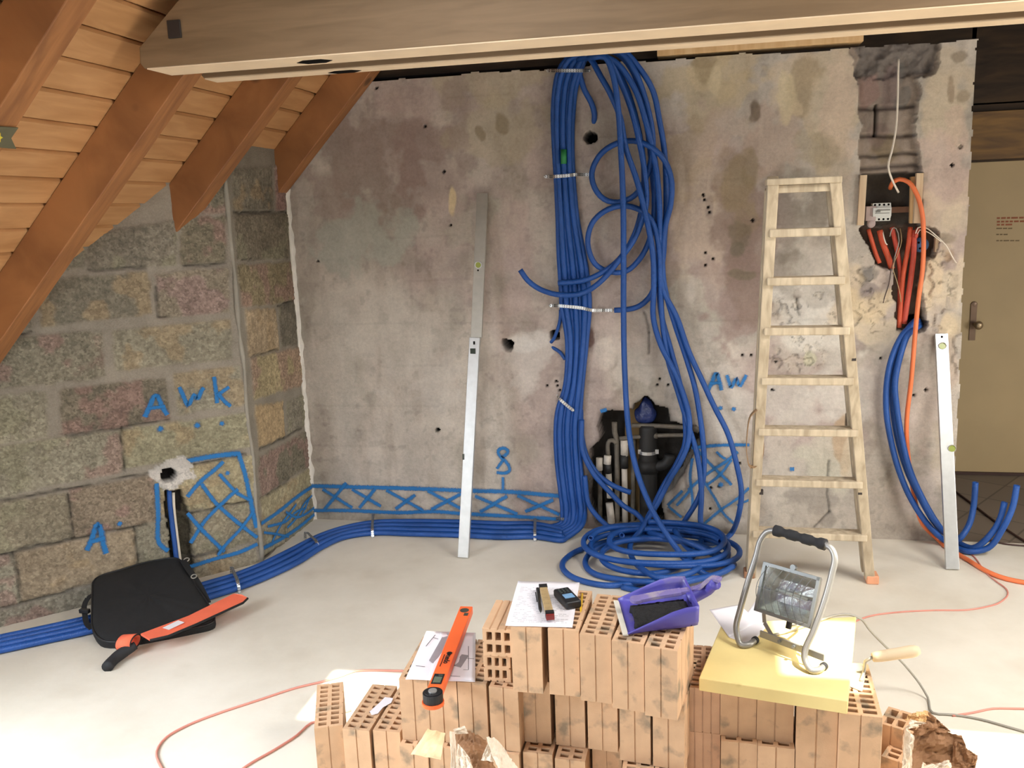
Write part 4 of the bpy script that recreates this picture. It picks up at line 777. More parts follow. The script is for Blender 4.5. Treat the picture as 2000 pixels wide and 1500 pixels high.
strap([W(1088,772,.05),W(1092,778,.066),W(1105,790,.072),W(1120,802,.068)],'short metal strap lying aslant on the lower hose bundle')
def fstrap(a,b,label):
    A=Fl(*a,.003);B=Fl(*b,.003); strap([A,A.lerp(B,.08)+Vector((0,0,.045)),A.lerp(B,.5)+Vector((0,0,.052)),A.lerp(B,.92)+Vector((0,0,.045)),B],label,.016,up=(1,0,0) if abs((B-A).x)<abs((B-A).y) else (0,1,0))
fstrap((1046,1019),(1045,1056),'metal strap over the floor hoses close to the bundle foot')
fstrap((730,1016),(728,1049),'metal strap over the floor hoses left of the leaning straightedge')
fstrap((596,1052),(622,1076),'thin metal strap over the floor hoses at the room corner')
fstrap((452,1120),(468,1158),'metal strap over the floor hoses beside the black bag')
gt=MB(); c0=W(1101,292,.062); c1=W(1101,320,.062); gt.cyl(c0,c1,HR+.001,14); tag(gt.build('green_tape',M_GREEN,None,True),'small green tape sleeve on a hose of the bundle','tape')
# hose in chiselled channel of the block wall
Q=lambda x,y,o: ondg(x,y,o)
tag(tubeobj('hose',spline([Q(330,955,-.02),Q(332,985,.0),Q(336,1020,.0),Q(341,1060,.004),Q(345,1095,.01),Q(350,1130,.02)],.02),.0125,M_BLUE),'blue hose rising in the chiselled slot to the wall box above the bag','hose')
tag(tubeobj('hose',spline([Q(338,962,-.03),Q(339,990,-.012),Q(342,1020,-.008),Q(347,1060,-.004),Q(352,1100,.0)],.02),.009,M_WHITEW),'white tube beside the blue hose in the chiselled slot','hose')
# floor cables
def fc(px,label,r,m,z=None): return hose([Fl(x,y,(z or r)) for x,y in px],label,r,m,None,'floor_cable','cable')
fc([(800,1311),(777,1310),(694,1311),(669,1320),(631,1331),(580,1343),(500,1369),(430,1392),(370,1415),(325,1440),(306,1468),(316,1500),(340,1530)],'red flex looping over the floor left of the brick stack',.0045,M_CABR)
fc([(686,1387),(668,1393),(640,1405),(608,1412),(580,1436),(540,1462),(480,1497),(440,1530)],'second red flex running to the lower left between the low bricks',.0045,M_CABR)
fc([(1872,1058),(1905,1090),(1925,1118),(1945,1135),(1965,1150),(1968,1162),(1950,1178),(1935,1183),(1890,1191),(1820,1192),(1750,1196),(1700,1203),(1650,1222)],'thin red-brown flex across the floor right of the ladder',.0038,M_CABR)
fc([(2030,1385),(1980,1384),(1940,1384),(1900,1392),(1860,1398)],'faint red flex on the floor at the right edge above the sunlit patch',.0038,M_CABR)
fc([(1860,955),(1900,985),(1935,1012),(1975,1040),(2030,1075)],'dark cable on the hall floor by the door',.006,M_CABD)
fc([(1925,1052),(1960,1062),(2000,1066),(2040,1068)],'thin brown cable on the hall floor beyond the blue hose ends',.005,M_CABD)
# ================================================================ pipe niche
pn=empty('pipe_cluster',(1.95,.1,.0),'cluster of old steel and wrapped water pipes in the dark wall niche','pipes')
def pipe(name,px,off,r,m): 
    P=[W(x,y,-o) for (x,y),o in zip(px,off if isinstance(off,(list,tuple)) else [off]*len(px))]
    g=MB(); g.tube(spline(P,.02) if len(P)>2 else P,r,12); return g.build(name,m,pn,True)
def nx(a): return (1130+a[0]/5,770+a[1]/5)
pipe('horizontal_pipe',[nx((520,305)),nx((760,308)),nx((1190,332))],[.05,.04,.01],.013,M_IRON)
pipe('horizontal_pipe',[nx((400,432)),nx((740,405)),nx((1090,398))],[.05,.045,.02],.012,M_IRON)
g=MB(); g.cyl(W(*nx((705,408)),-.045),W(*nx((770,404)),-.045),.018,14); g.build('pipe_coupling',M_IRON,pn,True); g=MB(); g.cyl(W(*nx((1100,310)),-.02),W(*nx((1180,345)),-.02),.024,12); g.build('pipe_coupling',M_IRON,pn,True)
pipe('vertical_pipe',[nx((350,270)),nx((355,380)),nx((370,430)),nx((375,520)),nx((378,1290))],.07,.016,M_IRON)
pipe('bent_pipe',[nx((288,590)),nx((285,500)),nx((300,455)),nx((340,452)),nx((368,480))],.06,.013,M_IRON)
pipe('wrapped_pipe',[nx((205,620)),nx((205,740))],.05,.020,M_INSUL); pipe('vertical_pipe',[nx((208,740)),nx((212,1290))],.06,.014,M_IRON)
pipe('wrapped_pipe',[nx((285,600)),nx((280,680))],.045,.022,M_INSUL); pipe('wrapped_pipe',[nx((292,750)),nx((300,900)),nx((305,1010))],.055,.018,M_INSUL); pipe('wrapped_pipe',[nx((300,1060)),nx((325,1290))],.055,.022,M_INSUL); pipe('black_sleeve',[nx((284,670)),nx((292,770))],.05,.021,M_DRAIN)
pipe('wrapped_pipe',[nx((445,450)),nx((448,600))],.055,.022,M_INSUL); pipe('black_sleeve',[nx((445,590)),nx((447,720))],.055,.023,M_DRAIN); pipe('wrapped_pipe',[nx((448,715)),nx((455,1290))],.06,.017,M_INSUL)
pipe('vertical_pipe',[nx((540,440)),nx((535,700)),nx((530,1290))],.08,.014,M_IRON)
dp=pipe('drain_pipe',[nx((680,300)),nx((680,560)),nx((682,800)),nx((684,1290))],.065,.052,M_DRAIN)
g=MB(); g.cyl(W(*nx((680,640)),-.065),W(*nx((681,760)),-.065),.058,20); g.tube(spline([W(*nx((740,700)),-.06),W(*nx((830,690)),-.06),W(*nx((880,640)),-.06),W(*nx((890,590)),-.06)],.02),.032,14); g.build('drain_branch',M_DRAIN,pn,True)
g=MB(); g.cyl(W(*nx((676,560)),-.065)-Vector((0,0,.009)),W(*nx((676,560)),-.065)+Vector((0,0,.009)),.0555,24)
for a in (600,766): c=W(*nx((a,555)),-.05); g.box(c+Vector((0,-.01,0)),(.02,.012,.026))
g.build('pipe_clamp',M_STEEL,pn,False)
# blue foil stuffed above the drain
g=MB(); c=W(*nx((655,160)),-.07); g.sphere(c,.062,(1.0,.5,1.25),20,14)
for i,v in enumerate(g.v): 
    p=Vector(v); d=(p-c); k=1+.35*mnoise.noise(p*22); z=max(0,d.z); p=c+Vector((d.x*k*(1-.55*z/.08 if z<.08 else .45),d.y*k,d.z*k)); g.v[i]=tuple(p)
o=g.build('plastic_foil',M_BAGB,None,True); tag(o,'crumpled dark blue plastic foil stuffed above the black drain pipe','plastic foil')
# electrical bits
for (x0,y0,x1,y1,lab) in ((1686,342,1680,440,'left pale wooden lath beside the electrical niche'),(1796,338,1790,436,'right pale wooden lath beside the electrical niche')):
    a=W(x0,y0,.004); b_=W(x1,y1,.004); g=MB(); g.bar(a,b_,.034,.03,(0,-1,0)); tag(g.build('wood_lath',M_LATH,None,bevel=.002),lab,'lath','wooden laths flanking the electrical niche')
g=MB(); a=W(1784,345,-.03); b_=W(1782,436,-.03); g.bar(a,b_,.03,.03,(0,-1,0)); tag(g.build('wood_block',M_PINE,None,bevel=.002),'darker wooden batten recessed beside the right lath','batten')
cbk=W(1720,414,-.045); e=empty('circuit_breaker',cbk,'light grey four-pole circuit breaker mounted in the electrical niche','circuit breaker')
g=MB(); g.box(cbk,(.092,.05,.062)); g.box(cbk+Vector((0,-.03,0)),(.090,.02,.045)); g.box(cbk+Vector((0,.0,.036)),(.09,.044,.02)); g.box(cbk+Vector((0,.0,-.036)),(.09,.044,.02)); bd=g.build('housing',M_GREYP,e,bevel=.002)
g=MB()
for i in range(4):
    for z in (.037,-.037): g.cyl(cbk+Vector((-.033+.022*i,-.0235,z)),cbk+Vector((-.033+.022*i,-.020,z)),.0055,12)
g.build('terminal_screws',M_HOLE,bd)
g=MB(); g.box(cbk+Vector((.008,-.041,.010)),(.06,.003,.006)); g.box(cbk+Vector((.0,-.041,-.006)),(.07,.002,.003)); g.box(cbk+Vector((-.02,-.043,.004)),(.02,.008,.010)); g.build('toggle',mat('breaker marks',(120,118,112),.6),bd)
g=MB(); c=W(1700,417,-.03); g.box(c,(.05,.03,.075)); g.sphere(c+Vector((.005,-.005,-.05)),.022,(1,.6,1.1)); tag(g.build('bracket_plate',mat('mauve bracket',(172,154,150),.7),None,bevel=.003),'grey-mauve bracket plate left of the circuit breaker','bracket')
g=MB(); c=W(1745,410,-.07); g.box(c,(.16,.012,.03)); tag(g.build('mounting_rail',mat('rail brown',(120,84,62),.6),None),'brown mounting rail behind the circuit breaker','rail')
c=W(1797,478,-.05); g=MB(); g.tube([c+Vector((0,.03,0)),c+Vector((0,-.02,0))],.038,20); sb=g.build('socket_box',M_SOCKB,None,True); tag(sb,'round blue flush socket box at the right of the electrical niche','socket box')
g=MB()
for dx,dz in ((-.012,.012),(.012,-.010),(-.004,-.018)): g.cyl(c+Vector((dx,-.0215,dz)),c+Vector((dx,-.019,dz)),.006,10)
g.build('cable_openings',M_HOLE,sb)
g=MB(); c=W(1832,478,-.03); g.box(c,(.035,.03,.075)); tag(g.build('wood_wedge',M_LATH,None,bevel=.003),'pale wooden wedge right of the blue socket box','wedge')
# door-hall strap hook on ladder left: brown webbing loop
# ================================================================ ladder (leaning closed against the wall)
def lad_plane(off=0):
    lean=math.atan2(.50,1.95); n=Vector((0,-math.cos(lean),-math.sin(lean))); P=Vector((2.9,-.615,0))+n*(-off); return P,n,Vector((0,math.sin(lean),math.cos(lean)))
LP,LN,LU=lad_plane()
lo=empty('stepladder',(2.91,-.6,0),'tall worn wooden stepladder leaning folded against the back wall','ladder')
def lp(x,y,off=0):
    P,n,u=lad_plane(off); return onpl(x,y,P,n)
def rail(x0,y0,x1,y1,name,wd=.045,dp=.055,off=0,m=None):
    a=lp(x0,y0,off);b=lp(x1,y1,off); 
    if a.z<0.0: a=a+(b-a)*((0.0-a.z)/(b.z-a.z))
    P=a+(-LN)*dp/2; Q=b+(-LN)*dp/2; g=MB(); g.bar(P,Q,wd,dp,LN); return g.build(name,m or M_LADDER,lo,bevel=.004)
rail(1467,1134,1511,350,'left_rail'); r_=rail(1700,1134,1632,352,'right_rail')
rail(1462,1126,1502,372,'rear_left_rail',.032,.04,.07); rail(1690,1118,1622,368,'rear_right_rail',.032,.04,.07)
for (y,xl,xr) in ((353,1510,1632),(452,1505,1640),(547,1500,1648),(645,1494,1657),(743,1489,1665),(843,1483,1674),(943,1478,1683),(1045,1472,1692)):
    a=lp(xl,y);b=lp(xr,y); c=(a+b)/2; L_=(b-a).length+.01; yaw=math.atan2((b-a).y,(b-a).x)
    if y==353:
        g=MB(); g.box(c+Vector((0,.045,0)),(L_+.04,.10,.026)); g.build('top_tread',M_LADDER,lo,bevel=.004); 
        g=MB(); g.box(c+Vector((0,.03,-.03)),(L_-.03,.02,.03)); g.build('top_crossbar',M_LADDER,lo,bevel=.002); continue
    g=MB(); g.box(c+Vector((0,.03,-.004)),(L_,.085,.034)); g.build('tread',M_LADDER,lo,bevel=.005)
g=MB(); g.box((r_.data.vertices[0].co.x if False else lp(1706,1134).x-.004,-.59,.022),(.058,.075,.044)); g.build('rubber_foot',M_SHOE,lo,bevel=.006)
g=MB(); g.box((lp(1463,1134).x,-.59,.018),(.052,.07,.036)); g.build('rubber_foot',mat('worn foot',(150,108,80),.8),lo,bevel=.006)
lb=[lp(x,y,o) for x,y,o in ((1478,800,-.01),(1466,812,-.02),(1459,850,-.02),(1459,890,-.02),(1466,912,-.01),(1486,900,.03),(1491,860,.03),(1487,850,.03))]
g=MB(); 
for a,b_ in zip(spline(lb,.02)[:-1],spline(lb,.02)[1:]): g.bar(a,b_,.004,.022,LN)
g.build('webbing_strap',mat('brown webbing',(140,112,82),.9),lo)
for (x,y) in ((1487,962),(1680,962),(1668,700)):
    g=MB(); g.box(lp(x,y,-.0)+Vector((0,.01,0)),(.018,.02,.022)); g.build('hinge_bracket',M_BLACKM,lo)
# ================================================================ aluminium levels leaning on the wall
def leanbox(par,name,a,b_,wd,th,m,bev=.002):
    g=MB(); g.bar(a,b_,wd,th,(0,-1,0)); return g.build(name,m,par,bevel=bev)
A=Vector((1.108,-.520,.004)); B=Vector((1.188,-.034,1.958)); e=empty('long_level',(1.108,-.52,0),'two metre telescopic aluminium level leaning on the wall left of the hose bundle','level')
sp=.60; Mid=A.lerp(B,sp); nrm=(B-A).normalized().cross(Vector((1,0,0))).normalized()
if nrm.y>0: nrm=-nrm
lw_=leanbox(e,'lower_profile',A,Mid,.060,.024,M_ALU); upf=leanbox(e,'upper_profile',Mid+Vector((.008,0,0))-nrm*.002,B,.062,.020,M_ALUD)
lo_=MB(); 
for f_,dx,sx,sy in ((.560,-.004,.030,.040),(.27,-.026,.010,.045)): lo_.box(A.lerp(B,f_)+nrm*.0125+Vector((dx,0,0)),(sx,.004,sy))
lo_.build('vial_window',M_DIAL,lw_)
g=MB(); c=A.lerp(B,.80)+nrm*.009; g.cyl(c,c+nrm*.004,.016,20); vv=g.build('round_vial',M_VIAL,upf); g=MB(); c=A.lerp(B,.80)+nrm*.010; g.tube([c+Vector((.018*math.cos(q),0,.018*math.sin(q)))+nrm*.003 for q in [k*PI/12 for k in range(25)]],.003,6); g.build('vial_ring',M_ALU,vv,True)
g=MB(); c=A.lerp(B,.585)+nrm*.0125; g.box(c,(.010,.004,.018)); c=A.lerp(B,.785)+nrm*.010; g.cyl(c,c+nrm*.002,.005,10); g.build('hang_hole',M_HOLE,lw_)
A=Vector((3.62,-.398,.004)); B=ony(1838,652,-.028); e=empty('level',(3.62,-.398,0),'shorter aluminium spirit level leaning on the free wall end beside the blue hoses','level')
pr_=leanbox(e,'profile',A,B,.062,.024,M_ALU); nrm=(B-A).normalized().cross(Vector((1,0,0))).normalized()
if nrm.y>0: nrm=-nrm
for f_,dx in ((.945,.0),(.505,.022)):
    c=A.lerp(B,f_)+nrm*.012+Vector((dx,0,0)); g=MB(); g.cyl(c,c+nrm*.003,.017,20); v_=g.build('vial',M_VIAL,pr_)
    g=MB(); g.tube([c+Vector((.018*math.cos(q),0,.018*math.sin(q)))+nrm*.003 for q in [k*PI/12 for k in range(25)]],.0022,6); g.build('vial_ring',M_ALUD,v_,True)
c=A.lerp(B,.985)+nrm*.012; g=MB(); g.cyl(c,c+nrm*.001,.006,12); g.build('hang_hole',M_HOLE,pr_)
# ================================================================ black bag, saw sleeve
Pb=[Vector((-.268,-1.643,.055)),Vector((.114,-1.415,.055)),Vector((-.313,-1.008,.175))]; nb_=(Pb[1]-Pb[0]).cross(Pb[2]-Pb[0]).normalized()
if nb_.z<0: nb_=-nb_
def c8(x,y): return (150+x/5.554,1060+y/5.554)
out=[(170,440),(200,395),(250,362),(330,335),(520,280),(700,225),(900,185),(1030,165),(1110,180),(1170,235),(1230,350),(1300,480),(1380,600),(1440,690),(1490,790),(1488,850),(1430,885),(1260,925),(900,1000),(600,1055),(420,1078),(290,1062),(215,1005),(170,920),(165,700)]
O=spline([onpl(*c8(*p),Pb[0],nb_) for p in out]+[onpl(*c8(*out[0]),Pb[0],nb_)],.02)[:-1]
bag=empty('laptop_bag',(-.2,-1.4,0),'black soft laptop bag lying propped on the blue floor hoses against the block wall','bag')
cen=sum(O,Vector())/len(O); g=MB(); prof=[(1.0,-.045),(1.012,-.03),(1.012,-.015),(1.0,-.003),(.97,.004),(.85,.010),(.5,.015),(.0,.017)]; k=len(O); vs=[]
for s,h in prof: vs+=[cen+(p-cen)*s+nb_*(h+.004*mnoise.noise(p*9)*(s<.98)) for p in O]
fs=[]
for i in range(len(prof)-1):
    for j in range(k): fs.append((i*k+j,i*k+(j+1)%k,(i+1)*k+(j+1)%k,(i+1)*k+j))
fs.append(tuple(range(k-1,-1,-1))); g.add(vs,fs); bb=g.build('bag_body',M_BLACKF,bag,True)
g=MB(); g.tube([p+nb_*.0 for p in O]+[O[0]],.0045,6); g.build('piping',M_BLACKP,bag,True)
S_=lambda x,y,h=.0: onpl(*c8(x,y),Pb[0]+nb_*h,nb_)
def ribbon(P,wd,th,name,m,par,up=nb_):
    g=MB(); P=spline(P,.02)
    for a,b_ in zip(P[:-1],P[1:]): g.bar(a,b_+(b_-a)*.1,wd,th,up)
    return g.build(name,m,par)
ribbon([S_(1150,190,.01),S_(1215,290,.02),S_(1290,400,.0),S_(1370,540,-.01),S_(1420,650,-.01)],.030,.003,'shoulder_strap',M_BLACKF,bag)
ribbon([S_(175,560,0),S_(120,600,-.01),S_(80,690,-.02),S_(85,760,-.025),S_(110,880,-.03),S_(160,930,-.03)],.024,.003,'shoulder_strap',M_BLACKF,bag)
g=MB(); 
for (x,y) in ((1190,185),(1270,365)): 
    c=S_(x,y,.012); g.tube([c+Vector((.014*math.cos(q),.010*math.sin(q),.006*math.sin(q))) for q in [i*PI/8 for i in range(17)]],.003,6)
g.build('strap_ring',M_ALUD,bag,True)
g=MB(); c=S_(85,740,-.012); g.box(c,(.05,.02,.02)); g.build('strap_clip',M_BLACKP,bag,bevel=.003)
# saw sleeve
zs=.088
sw=empty('saw_sleeve',(.0,-1.55,.08),'long orange fabric sheath with black edging lying over the bag towards the right','sleeve')
def SZ(x,y,z): return onz(*c8(x,y),z)
q=[SZ(690,985,zs),SZ(1210,790,zs),SZ(1700,550,zs),SZ(1790,560,zs),SZ(1850,592,zs-.01),SZ(1800,640,zs-.01),SZ(1300,870,zs-.008),SZ(990,1000,zs-.004),SZ(790,1046,zs)]
g=MB(); g.prism(q,(0,0,-1),.010); g.build('sheath',M_ORANGEF,sw,bevel=.002)
g=MB(); g.tube([p+Vector((0,0,-.006)) for p in q[4:]],.006,8); g.build('black_edging',M_BLACKF,sw,True)
g=MB(); qq=[SZ(930,925,zs+.002),SZ(1100,843,zs+.002),SZ(1168,865,zs+.002),SZ(1000,945,zs+.002)]; g.prism(qq,(0,0,1),.001); g.build('white_label',M_PAPER,sw)
# loop at the left end
lc=SZ(560,1075,.06); ax=(SZ(790,1046,.08)-SZ(500,1110,.06)); ax=Vector((ax.x,ax.y,0)).normalized(); sd=Vector((-ax.y,ax.x,0))
g=MB(); n=28; vs=[];fs=[]
for i in range(n+1):
    a=2*PI*i/n; 
    for s in (-1,1): vs.append(lc+sd*(s*.0+.038*math.cos(a))+Vector((0,0,.026*math.sin(a)))+ax*(s*.030+.01*math.cos(a)))
for i in range(n): fs.append((2*i,2*i+1,2*i+3,2*i+2))
g.add(vs,fs); lp_=g.build('belt_loop',M_ORANGEF,sw,True,clean=False); md=lp_.modifiers.new('s','SOLIDIFY'); md.thickness=.004
for s in (-1,1):
    g=MB(); g.tube([lc+sd*(.039*math.cos(a))+Vector((0,0,.027*math.sin(a)))+ax*(s*.031+.01*math.cos(a)) for a in [2*PI*i/24 for i in range(25)]],.0032,6); g.build('loop_edging',M_BLACKF,lp_,True)
hd=[SZ(640,1110,.050),SZ(600,1135,.044),SZ(520,1180,.036),SZ(440,1235,.028),SZ(370,1300,.022),SZ(330,1350,.020)]
g=MB(); P=spline(hd,.008); g.tube(P,.02,14,rr=[.017+.008*math.sin(PI*min(1,i/len(P)*1.15)) if i/len(P)<.6 else .0235+.002*(i/len(P)-.6) for i in range(len(P))])
g.build('handle',M_RUB,sw,True)
# ================================================================ bricks
def brick_mesh(w,D,H,cols,rows,side_grooves=0,chip=None):
    """hollow clay block: perforation cells through the full height, groove lines on the faces"""
    t=.013; gw=.004; gd=.004
    def cuts(L_,n,wall,web,extra):
        cell=(L_-2*wall-(n-1)*web)/n; c=[0,gd,wall]; x=wall
        for i in range(n):
            x+=cell; c.append(x)
            if i<n-1: 
                c.append(x+web); x+=web
        c+= [L_-gd,L_]
        for q in extra: c+=[q-gw/2,q+gw/2]
        return sorted(set(round(v,5) for v in c))
    web=.014; cellx=(w-2*t-(cols-1)*web)/cols
    gx=[w/2] if side_grooves==0 else [w*(i+1)/(side_grooves+1) for i in range(side_grooves)]
    wy=.011; celly=(D-2*t-(rows-1)*wy)/rows; gy=[D*.25,D*.5,D*.75]
    xs=cuts(w,cols,t,web,gx); ys=cuts(D,rows,t,wy,gy)
    def hole(x,y):
        for i in range(cols):
            x0=t+i*(cellx+web)
            if x0<x<x0+cellx:
                for j in range(rows):
                    y0=t+j*(celly+wy)
                    if y0<y<y0+celly: return True
        return False
    def groove(x,y):
        for q in gx:
            if abs(x-q)<gw/2 and (y<gd or y>D-gd): return True
        for q in gy:
            if abs(y-q)<gw/2 and (x<gd or x>w-gd): return True
        return False
    nx_,ny_=len(xs)-1,len(ys)-1
    sol=[[not (hole((xs[i]+xs[i+1])/2,(ys[j]+ys[j+1])/2) or groove((xs[i]+xs[i+1])/2,(ys[j]+ys[j+1])/2)) for j in range(ny_)] for i in range(nx_)]
    g=MB(); V={}
    def v(i,j,k):
        if (i,j,k) not in V: V[(i,j,k)]=len(g.v); g.v.append((xs[i]-w/2,ys[j],H*k)) 
        return V[(i,j,k)]
    S=lambda i,j: 0<=i<nx_ and 0<=j<ny_ and sol[i][j]
    for i in range(nx_):
        for j in range(ny_):
            if not sol[i][j]: continue
            g.f.append((v(i,j,1),v(i+1,j,1),v(i+1,j+1,1),v(i,j+1,1))); g.f.append((v(i,j,0),v(i,j+1,0),v(i+1,j+1,0),v(i+1,j,0)))
            if not S(i-1,j): g.f.append((v(i,j,0),v(i,j,1),v(i,j+1,1),v(i,j+1,0)))
            if not S(i+1,j): g.f.append((v(i+1,j,0),v(i+1,j+1,0),v(i+1,j+1,1),v(i+1,j,1)))
            if not S(i,j-1): g.f.append((v(i,j,0),v(i+1,j,0),v(i+1,j,1),v(i,j,1)))
            if not S(i,j+1): g.f.append((v(i,j+1,0),v(i,j+1,1),v(i+1,j+1,1),v(i+1,j+1,0)))
    me=bpy.data.meshes.new('hollow_brick'); me.from_pydata(g.v,[],g.f); me.materials.append(M_BRICK if side_grooves==0 else M_BRICKR); return me
BW,BD,BH=.0925,.28,.2115
ME_A=brick_mesh(BW,BD,BH,2,9); ME_S=brick_mesh(.1045,.27,.146,2,9); ME_SG=brick_mesh(.1005,.27,.146,2,9,3); ME_L=brick_mesh(.114,.30,.2115,2,10); ME_H=brick_mesh(.114,.15,.2115,2,4); ME_LG=brick_mesh(.1005,.27,.2780,2,9,3); ME_LS=brick_mesh(.1045,.27,.2780,2,9)
GB='hollow clay bricks of the stack'
def brick(loc,yaw,label,me=None,M_=None,first=[True]):
    """loc = middle of the front bottom edge; yaw about z"""
    o=bpy.data.objects.new('hollow_brick',me or ME_A); COL.objects.link(o)
    if M_ is None: o.location=loc; o.rotation_euler=(0,0,yaw)
    else: o.matrix_world=M_
    tag(o,label,'brick',GB); md=o.modifiers.new('b','BEVEL'); md.width=.0014; md.segments=1; md.limit_method='ANGLE'; md.angle_limit=.8
    return o
def topfront(px0,py0,px1,py1,z,h,label,me=None,wnom=None,yawfix=None):
    a=onz(px0,py0,z); b_=onz(px1,py1,z); c=(a+b_)/2; yaw=math.atan2(b_.y-a.y,b_.x-a.x) if yawfix is None else yawfix
    return brick((c.x,c.y,z-h),yaw,label,me)
Z1,Z2,Z3=.212,.4245,.637
# top row
TB=[(996,1226,1058,1226,-.02,'upright hollow brick at the left end of the top row, under the notes'),(1069,1228,1131,1233,-.03,'upright hollow brick second from left in the top row, half under the notes'),
    (1131,1238,1194,1245,-.08,'upright hollow brick in the middle of the top row, fully uncovered perforations'),(1194,1250,1258,1260,-.13,'upright hollow brick fourth in the top row, under the dustpan lip'),(1259,1261,1323,1275,-.16,'upright hollow brick at the right end of the top row, carrying the dustpan')]
for x0,y0,x1,y1,yw,lab in TB: topfront(x0,y0,x1,y1,Z3,BH,lab,yawfix=yw)
# second row, left group (uncovered, under the orange level)
LB=[(779,1326,834,1328,.02,'leftmost hollow brick of the second row, under the print-out'),(836,1329,890,1331,.01,'second-row hollow brick directly under the black pivot of the orange level'),(892,1332,950,1336,.0,'second-row hollow brick right of the orange level'),(953,1338,1013,1350,-.06,'second-row hollow brick below the broken pieces, slightly turned')]
for x0,y0,x1,y1,yw,lab in LB: topfront(x0,y0,x1,y1,Z2,BH,lab,yawfix=yw)
MBt=[(1017,1449,1081,1452,-.02,'second-row hollow brick under the left end of the top row'),(1083,1455,1147,1460,-.05,'second-row hollow brick below the second top brick'),(1148,1463,1208,1469,-.08,'second-row hollow brick below the middle top brick'),(1209,1486,1273,1492,-.12,'second-row hollow brick with grey smears below the fourth top brick'),(1274,1496,1338,1506,-.14,'second-row hollow brick at the right, smeared dark, under the dustpan brick')]
for x0,y0,x1,y1,yw,lab in MBt:
    a=onz(x0,y0,Z1+.001); b_=onz(x1,y1,Z1+.001); c=(a+b_)/2; brick((c.x,c.y,Z1+.001),yw,lab)
# floor row
G=[(613,1423,670,1416,.38,'lone turned hollow brick standing at the far left on the floor'),(666,1424,724,1427,.0,'low hollow brick second from left on the floor'),(726,1427,783,1430,.0,'low hollow brick touching the taller stack on its left')]
for x0,y0,x1,y1,yw,lab in G: topfront(x0,y0,x1,y1,Z1,Z1-.0005,lab,yawfix=yw)
for i,(x,y,lab) in enumerate([(1.478,-2.535,'bottom-row hollow brick behind the cream card'),(1.575,-2.53,'bottom-row hollow brick behind the torn paper bag, left one'),(1.672,-2.525,'bottom-row hollow brick behind the torn paper bag, middle one'),(1.77,-2.53,'bottom-row hollow brick right of the torn paper bag'),
      (1.872,-2.515,'bottom-row hollow brick under the left end of the top row'),(1.975,-2.535,'bottom-row hollow brick with dark slots on top, below the middle'),(2.078,-2.53,'bottom-row hollow brick recessed in shade below the middle'),(2.18,-2.57,'bottom-row hollow brick at the lower edge left of the gap'),(2.275,-2.575,'bottom-row hollow brick next to the striped bricks')]):
    brick((x,y if i not in (6,) else -2.44,0),-.02,lab)
# right stack
RB=[(1341,1341,1404,1345,0,ME_SG,.146,'short ribbed hollow brick at the left end under the yellow board'),(1409,1346,1478,1354,-.04,ME_S,.146,'short hollow brick with a grey smear under the yellow board'),(1482,1356,1552,1364,-.06,ME_S,.146,'short hollow brick in the middle under the yellow board'),
    (1555,1372,1639,1386,-.10,ME_L,.2115,'tall wide hollow brick under the right part of the yellow board'),(1640,1392,1725,1402,-.05,ME_L,.2115,'sunlit tall hollow brick at the right end carrying the trowel')]
xw=[2.3695,2.4730,2.5785]
for i_,(x0,y0,x1,y1,yw,me,h,lab) in enumerate(RB):
    if i_<3: brick((xw[i_],-2.437-.008*i_,Z2-h),-.02,lab,me)
    else: topfront(x0,y0,x1,y1,Z2,h,lab,me,yawfix=yw)
for i_,(me,lab) in enumerate([(ME_LG,'ribbed hollow brick at the left below the short ribbed one'),(ME_LS,'lower hollow brick with slots showing below the grey-smeared short one'),(ME_LS,'lower hollow brick with slots showing left of the tall wide brick')]):
    brick((xw[i_]+.002,-2.437-.008*i_-(.0 if i_==0 else .03),0),-.02,lab,me)
c=onz(1597,1380,Z2); brick((2.69,-2.50,0),-.08,'bottom hollow brick beneath the tall wide one',ME_L); brick((2.81,-2.53,0),-.05,'bottom hollow brick beneath the sunlit tall one',ME_L)
a=onz(1740,1420,Z1); b_=onz(1790,1392,Z1)
d_=(onz(1795,1397,Z1)-onz(1727,1377,Z1)); yw=math.atan2(d_.y,d_.x)-PI/2; s_=onz(1726,1395,Z1); brick((s_.x,s_.y,0),yw,'sunlit hollow brick lying askew right of the board, partly under the paper bag',ME_H)
s_=onz(1735,1440,.19); brick((s_.x+.02,s_.y-.06,0),-.5,'low hollow brick in front of the askew one beside the paper bag',ME_S)
# lying / broken pieces left of the top row (perforations facing the viewer)
def lying(px,py,z,me,label,yaw=0):
    p=onz(px,py,z); R=Matrix.Rotation(yaw,4,'Z')@Matrix(((0,1,0,0),(0,0,1,0),(1,0,0,0),(0,0,0,1)))
    M_=Matrix.Translation(p+Vector((0,0,BW/2)))@R; return brick(None,0,label,me,M_)
ME_P1=brick_mesh(BW,.098,.20,2,3); ME_P2=brick_mesh(BW,.085,.13,2,3)
lying(946,1330,Z2+.001,ME_P2,'small broken brick piece with square holes resting on the second row')
lying(944,1281,Z2+BW+.003,ME_P1,'broken brick lying on its side with ribbed top, left of the notes')
# torn paper on the low bricks
g=MB(); q=[onz(*p,Z1+.003) for p in ((722,1390),(742,1372),(752,1362),(768,1364),(764,1373),(748,1382),(738,1394),(726,1397))]; g.prism(q,(0,0,1),.001); o=g.build('paper_scrap',M_PAPER); tag(o,'small torn white paper scrap on the low bricks','paper scrap')
